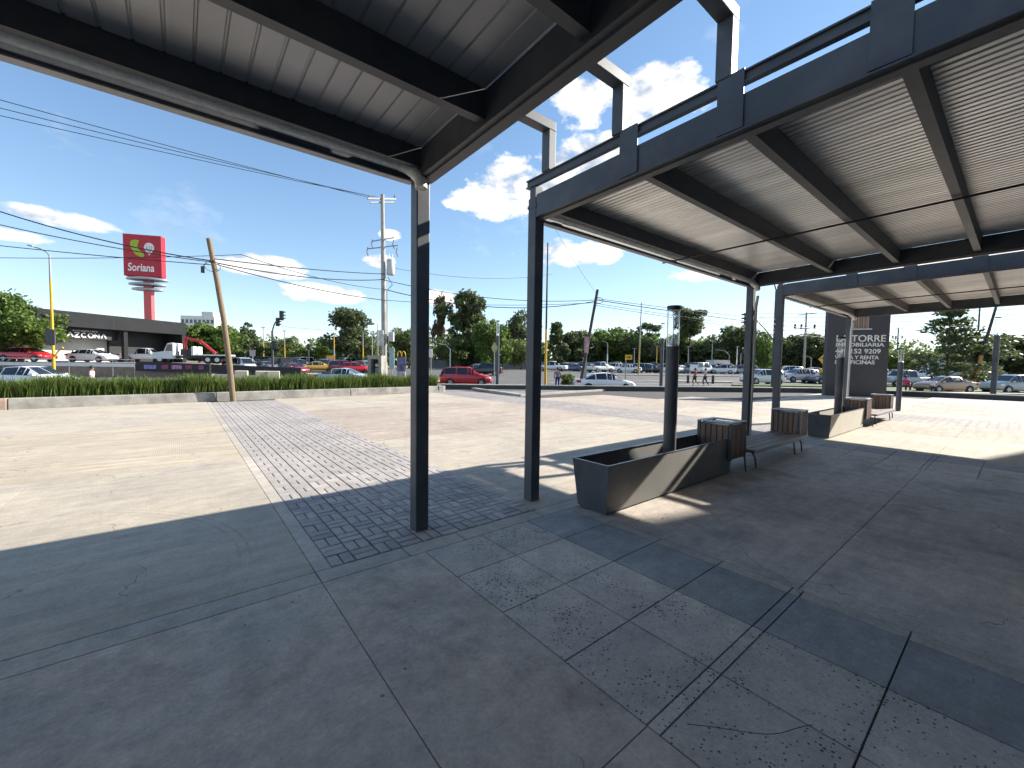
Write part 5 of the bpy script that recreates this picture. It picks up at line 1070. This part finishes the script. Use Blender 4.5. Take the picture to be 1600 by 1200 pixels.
def tree(kind, t0, d, ztop, wpx, lm, label, zbot=None, z0=None, variant=0, n=4200, leaf=.042, name='tree', grp='trees along the street'):
    key = (kind, variant, n, leaf)
    if key not in CROWN: CROWN[key] = crown_mesh(kind, 11+variant*7+len(kind), n, leaf)
    me, cl = CROWN[key]; x, y = site(t0, d); z0 = gz(d) if z0 is None else z0; rx = wpx/643.7*d/2
    zb = z0 + (ztop-z0)*.16 if zbot is None else zbot; zc, hz = (ztop+zb)/2, (ztop-zb)/2
    t = thing(name, label, 'tree', (x, y, z0), random.uniform(0, 6.28), grp)
    c = inst('crown', me, t, LEAF[lm], (0, 0, zc-z0)); c.scale = (rx, rx, hz)
    mb = MB(); H = ztop-z0; r0 = max(.12, .022*H)
    top = zc-z0 + hz*(.75 if kind in ('cone', 'airy', 'tall') else .2)
    mb.path([(0,0,-.05), (.05*rx,0,(zb-z0)*.5), (0,.04*rx,zb-z0+.1*hz), (.03*rx,0,top)], [r0*1.25, r0, r0*.8, r0*.25], 8)
    for k in range(9):
        q = cl[(k*5) % len(cl)]; zz = zc-z0+q[2]*hz; h = max(.5*(zb-z0), min(top*.95, zz-.5*abs(q[0]+q[1])*hz-.2))
        mb.path([(0,0,h), (q[0]*rx*.55, q[1]*rx*.55, (h+zz)/2+.05*hz), (q[0]*rx, q[1]*rx, zz)], [r0*.45, r0*.28, r0*.1], 5)
    mb.build('trunk', BARK, t, fix=False)
    return t
tree('round', -782, 43.2, 8.9, 126, 0, 'big bright green tree at the left edge before the showroom', zbot=1.7, z0=1.35, variant=0, n=15000, leaf=.034)
tree('round', -472, 66, 8.4, 88, 0, 'bright green tree just right of the showroom', zbot=1.0, variant=1, n=7000, leaf=.05)
tree('cone', -412, 76, 9.4, 56, 1, 'dark pine standing left of the curved traffic light', zbot=1.4, variant=0, n=5200)
for k, (t0, zt, w, l) in enumerate(((-438, 6.4, 46, 'low green tree between the showroom tree and the pine'), (-382, 6.2, 44, 'low green tree right of the pine'), (-345, 7.0, 54, 'rounded green tree behind the traffic light mast'), (-310, 5.6, 50, 'low green tree above the yellow taxi'), (-285, 6.4, 46, 'green tree at the left foot of the dark casuarina'), (-219, 7.4, 40, 'green tree at the right foot of the dark casuarina'))):
    tree('round', t0, 108, zt+(1.4 if k != 3 else .8), w, (0, 2, 2, 0, 0, 2)[k], l, zbot=1.3, variant=2+k % 2, n=3600)
tree('tall', -252, 82, 12.2, 86, 1, 'broad dark casuarina left of the concrete utility pole', zbot=1.6, variant=0, n=7000, leaf=.046)
tree('round', -162, 86, 10.2, 66, 2, 'green tree between concrete pole and first column', zbot=1.6, variant=1, n=5000)
tree('tall', -113, 100, 17.3, 30, 3, 'slim rusty brown tree right of the first column', zbot=3, variant=1, n=3600, leaf=.06)
tree('tall', -68, 98, 18.2, 92, 1, 'tallest dark tree between the first two columns', zbot=1.8, variant=2, n=10000, leaf=.046)
tree('round', -95, 92, 9.6, 62, 2, 'green tree at the foot of the tallest dark tree', zbot=.9, variant=3, n=4500)
tree('round', -32, 84, 11.0, 70, 0, 'bright green tree between the tall dark tree and the second column', zbot=.8, variant=2, n=6000)
tree('round', 8, 100, 15.2, 68, 1, 'dark round tree just left of the second column', zbot=1.5, variant=0, n=6000, leaf=.046)
tree('round', 14, 90, 8.4, 60, 2, 'green tree low behind the second column', zbot=.8, variant=1, n=4500)
tree('airy', 68, 100, 11.4, 52, 1, 'small dark airy tree just right of the second column', zbot=1.5, variant=0, n=4200, leaf=.05)
mid = [(100,9.2,52,1),(128,10.3,56,2),(160,10.8,58,0),(186,9.4,46,0),(200,10.2,56,1),(230,10.4,50,0),(256,9.0,46,2),(300,9.2,60,1),(330,9.6,56,1),(352,10.4,58,1),(376,9.2,50,1),(424,9.8,56,1),(452,9.4,60,1),(480,10.0,52,1),(505,9.6,56,1)]
mid_l = ['green tree left of the dark leaning pole','green tree behind the dark leaning pole','bright green tree right of the dark leaning pole','pale green tree left of the tall thin pole','dark tree behind the tall thin pole','green tree behind the slim lamp post','olive tree beside the front planter lamp','dark tree left of the white booth','dark tree above the white booth','dark tree above the orange booth','dark tree left of the far canopy columns','dark tree between the far canopy columns','dark tree behind the concrete power pole','dark tree right of the concrete power pole','dark tree above the warning sign']
for k, ((t0, zt, w, lm), l) in enumerate(zip(mid, mid_l)):
    tree('round' if k % 3 else 'tall', t0, 104+(k*7 % 9), zt*1.12, w*1.5, lm, l, zbot=.7, variant=k % 4, n=5200, leaf=.045)
tree('umbrella', 275, 106, 16.4, 62, 1, 'tall dark umbrella shaped pine right of the front planter lamp', zbot=6.5, variant=0, n=4600, leaf=.05)
tree('umbrella', 212, 112, 13.2, 44, 1, 'dark flat topped pine left of the front planter lamp', zbot=6, variant=1, n=3600, leaf=.05)
tree('round', 392, 78, 8.6, 48, 0, 'bright green tree between the far canopy columns', zbot=.9, variant=2, n=4200)
tree('round', 603, 66, 5.8, 52, 0, 'bright green tree right of the pillar sign', zbot=.8, variant=3, n=4200)
tree('airy', 676, 52, 9.3, 150, 1, 'airy dark tiered tree behind the tan sedan', zbot=.5, variant=1, n=4600, leaf=.030)
tree('round', 640, 84, 5.2, 90, 1, 'low dark tree behind the airy tree', zbot=.7, variant=0, n=4200)
tree('round', 792, 66, 8.9, 120, 1, 'dense dark tree cut by the right edge', zbot=.6, variant=1, n=8000, leaf=.046)
def far_wood():
    n = 44000; l = rng.uniform(-330, 330, n); d = rng.uniform(165, 185, n); z = rng.beta(1.2, 1.4, n)*(11.0+2.2*np.sin(l*.09)+1.8*np.sin(l*.31+1)+1.0*np.sin(l*.83)) + .4
    p = np.stack([d*SY+l*CY, d*CY-l*SY, z], 1); u = rng.normal(size=(n, 3)); u /= np.linalg.norm(u, axis=1)[:, None]; v = np.cross(u, rng.normal(size=(n, 3))); v /= np.linalg.norm(v, axis=1)[:, None]
    s = rng.uniform(.5, 1.1, n)[:, None]; V = np.stack([p-u*s, p+v*s*.7, p+u*s, p-v*s*.7], 1).reshape(-1, 3)
    me = bpy.data.meshes.new('far_wood'); me.from_pydata(V.tolist(), [], np.arange(n*4).reshape(-1, 4).tolist()); me.materials.append(LEAF[2])
    o = bpy.data.objects.new('far_wood', me); COL.objects.link(o); tag(o, 'distant belt of trees closing the horizon', 'woodland', kind='stuff')
far_wood()
def bush(t0, d, label):
    x, y = site(t0, d); t = thing('bush', label, 'bush', (x, y, gz(d)), 0); key = ('round', 1, 7000, .05)
    me, cl = CROWN.get(key) or crown_mesh('round', 3, 3000, .08)
    c = inst('foliage', me, t, LEAF[2], (0,0,.75)); c.scale = (.55,.55,.75); MB().tube((0,0,0), (0,0,.7), .04, .02, 6).build('stem', BARK, t)
bush(86, 33, 'small green bush between second column and white sedan')

# ================================================================== PEOPLE
SKIN = mat('skin', (.36,.19,.12), .6, 0, .05, 5); HAIR = mat('dark_hair', (.015,.012,.010), .6)
def skin_obj(name, J, E, M, parent, root=0, sub=1):
    me = bpy.data.meshes.new(name); me.from_pydata([j[:3] for j in J], [(a, b) for a, b in E], []); me.materials.append(M)
    o = bpy.data.objects.new(name, me); COL.objects.link(o); o.parent = parent
    o.modifiers.new('skin', 'SKIN')
    if not me.skin_vertices: 
        bm = bmesh.new(); bm.from_mesh(me); bm.verts.layers.skin.verify(); bm.to_mesh(me); bm.free()
    for i, j in enumerate(J):
        sv = me.skin_vertices[0].data[i]; sv.radius = (j[3], j[3] if len(j) < 5 else j[4]); sv.use_root = (i == root)
    s = o.modifiers.new('subd', 'SUBSURF'); s.levels = sub; s.render_levels = sub
    return o
def person(t0, d, rot, shirt, trousers, label, pose='stand', z=None, bag=None, bare_legs=False):
    x, y = site(t0, d); t = thing('person', label, 'person', (x, y, gz(d)+.01 if z is None else z), FACE+rad(rot), None)
    if pose == 'walk': LL = [(.10,-.02,.92),(.13,.20,.50),(.12,.10,.09)], [(-.10,.02,.92),(-.12,-.06,.49),(-.12,-.34,.13)]; AR = [(.21,0,1.42),(.27,-.10,1.14),(.27,.06,.92)], [(-.21,0,1.42),(-.27,.10,1.14),(-.26,.24,.94)]
    elif pose == 'sit': LL = [(.10,0,.46),(.15,.42,.50),(.14,.44,.08)], [(-.10,0,.46),(-.15,.40,.48),(-.14,.40,.08)]; AR = [(.20,0,.95),(.27,.10,.70),(.16,.30,.60)], [(-.20,0,.95),(-.27,.10,.70),(-.16,.30,.60)]
    else: LL = [(.10,0,.92),(.11,.02,.49),(.11,-.01,.09)], [(-.10,0,.92),(-.12,.03,.49),(-.12,.02,.09)]; AR = [(.21,0,1.42),(.26,-.02,1.13),(.25,.06,.90)], [(-.21,0,1.42),(-.27,-.02,1.13),(-.24,.10,.92)]
    b = 0 if pose != 'sit' else -.47
    hips = (0,0,.96+b, .13, .10); J = [hips, (0,.01,1.2+b,.125,.095), (0,0,1.40+b,.13,.09), (0,.0,1.50+b,.055,.055), (0,.02,1.58+b,.07,.08), (0,.02,1.68+b,.085,.10), (0,.01,1.755+b,.06,.07)]; E = [(0,1),(1,2),(2,3),(3,4),(4,5),(5,6)]
    for A in AR:
        k = len(J); J += [(*A[0],.06),(*A[1],.045),(*A[2],.032),(A[2][0]*.98,A[2][1]+.05,A[2][2]-.09,.035,.018),(A[2][0]*.98,A[2][1]+.07,A[2][2]-.17,.02,.012)]; E += [(2,k),(k,k+1),(k+1,k+2),(k+2,k+3),(k+3,k+4)]
    for A in LL:
        k = len(J); J += [(*A[0],.085),(*A[1],.06),(*A[2],.042),(A[2][0],A[2][1]+.14,A[2][2]-.05,.035,.03)]; E += [(0,k),(k,k+1),(k+1,k+2),(k+2,k+3)]
    skin_obj('body', J, E, SKIN, t)
    S = [(0,0,.98+b,.150,.118),(0,.01,1.2+b,.150,.115),(0,0,1.40+b,.152,.108),(0,0,1.475+b,.08,.075)]; SE = [(0,1),(1,2),(2,3)]
    for A in AR: k = len(S); m_ = Vector(A[0]).lerp(Vector(A[1]), .75); S += [(*A[0],.085),(*m_,.068)]; SE += [(2,k),(k,k+1)]
    skin_obj('shirt', S, SE, shirt, t)
    T = [(0,0,.97+b,.148,.115)]; TE = []
    for A in LL: k = len(T); e = Vector(A[1]).lerp(Vector(A[2]), .05 if bare_legs else .9); T += [(*A[0],.105),(*A[1],.078),(*e,.066)]; TE += [(0,k),(k,k+1),(k+1,k+2)]
    skin_obj('trousers', T, TE, trousers, t)
    for A in LL: skin_obj('shoe', [(A[2][0],A[2][1]-.05,max(.04, A[2][2]-.05),.05),(A[2][0],A[2][1]+.08,max(.035, A[2][2]-.055),.05,.04),(A[2][0],A[2][1]+.19,max(.03, A[2][2]-.06),.04,.03)], [(0,1),(1,2)], WHITE, t)
    h = MB().lathe([(.088,-.05),(.105,.02),(.10,.08),(.06,.13),(0,.145)], 14).build('hair', HAIR, t, smooth=True); h.location = (0,-.012,1.68+b); h.scale = (.98,1.12,1)
    f = MB().hexa([(-.014,.10,1.63+b),(.014,.10,1.63+b),(.01,.145,1.635+b),(-.01,.145,1.635+b)],[(-.008,.10,1.69+b),(.008,.10,1.69+b),(.005,.115,1.685+b),(-.005,.115,1.685+b)]).build('nose', SKIN, t)
    for s in (-1, 1): q = MB().lathe([(0,-.012),(.012,0),(0,.012)], 8).build('eye', HAIR, t); q.location = (s*.034,.108,1.69+b)
    MB().box(-.026,.026,.105,.112,1.598+b,1.606+b).build('mouth', mat('lip', (.25,.08,.07), .5), t)
    if bag:
        o = MB().hexa([(-.16,-.09,0),(.16,-.09,0),(.16,.09,0),(-.16,.09,0)],[(-.13,-.06,.36),(.13,-.06,.36),(.13,.06,.36),(-.13,.06,.36)]).build('shoulder_bag', bag); p = t.matrix_basis @ Vector((.33,.0,.72)); o.location = p; o.rotation_euler = t.rotation_euler
        MB().path([(-.13,0,.36),(-.1,0,.62),(-.06,0,.70),(0,0,.62),(.12,0,.36)], .012, 6).build('strap', bag, o)
        tag(o, 'dark shoulder bag carried by the walker in red', 'bag')
cl = lambda n, c: mat(n, c, .85, 0, .15, 8)
person(286, 42, 80, cl('red_shirt', (.45,.05,.05)), cl('dark_shorts', (.03,.03,.035)), 'person in red shirt and dark shorts walking on the street', 'walk', bag=cl('bag_cloth', (.12,.02,.03)), bare_legs=True)
person(302, 42, 80, cl('pale_shirt', (.45,.48,.55)), cl('dark_trousers', (.035,.04,.06)), 'person in pale shirt and dark trousers walking behind the one in red', 'walk')
person(71, 33.6, 10, cl('mixed_shirt', (.3,.27,.32)), cl('blue_jeans', (.035,.06,.22)), 'person in blue jeans standing beside the small green bush', 'stand')
person(-657, 26.5, -60, cl('orange_white_shirt', (.75,.66,.62)), cl('grey_trousers', (.1,.1,.1)), 'person in orange and white behind the hedge on the left', 'stand', z=-.5)
person(615, 34.2, 160, cl('pink_shirt', (.62,.06,.22)), cl('maroon_trousers', (.10,.03,.05)), 'person in bright pink sitting beyond the low wall at right', 'sit', z=.0)
person(657, 34.5, 150, cl('white_shirt', (.72,.74,.76)), cl('dark_trousers', (.035,.04,.06)), 'person in white sitting in front of the tan sedan', 'sit', z=-.1)
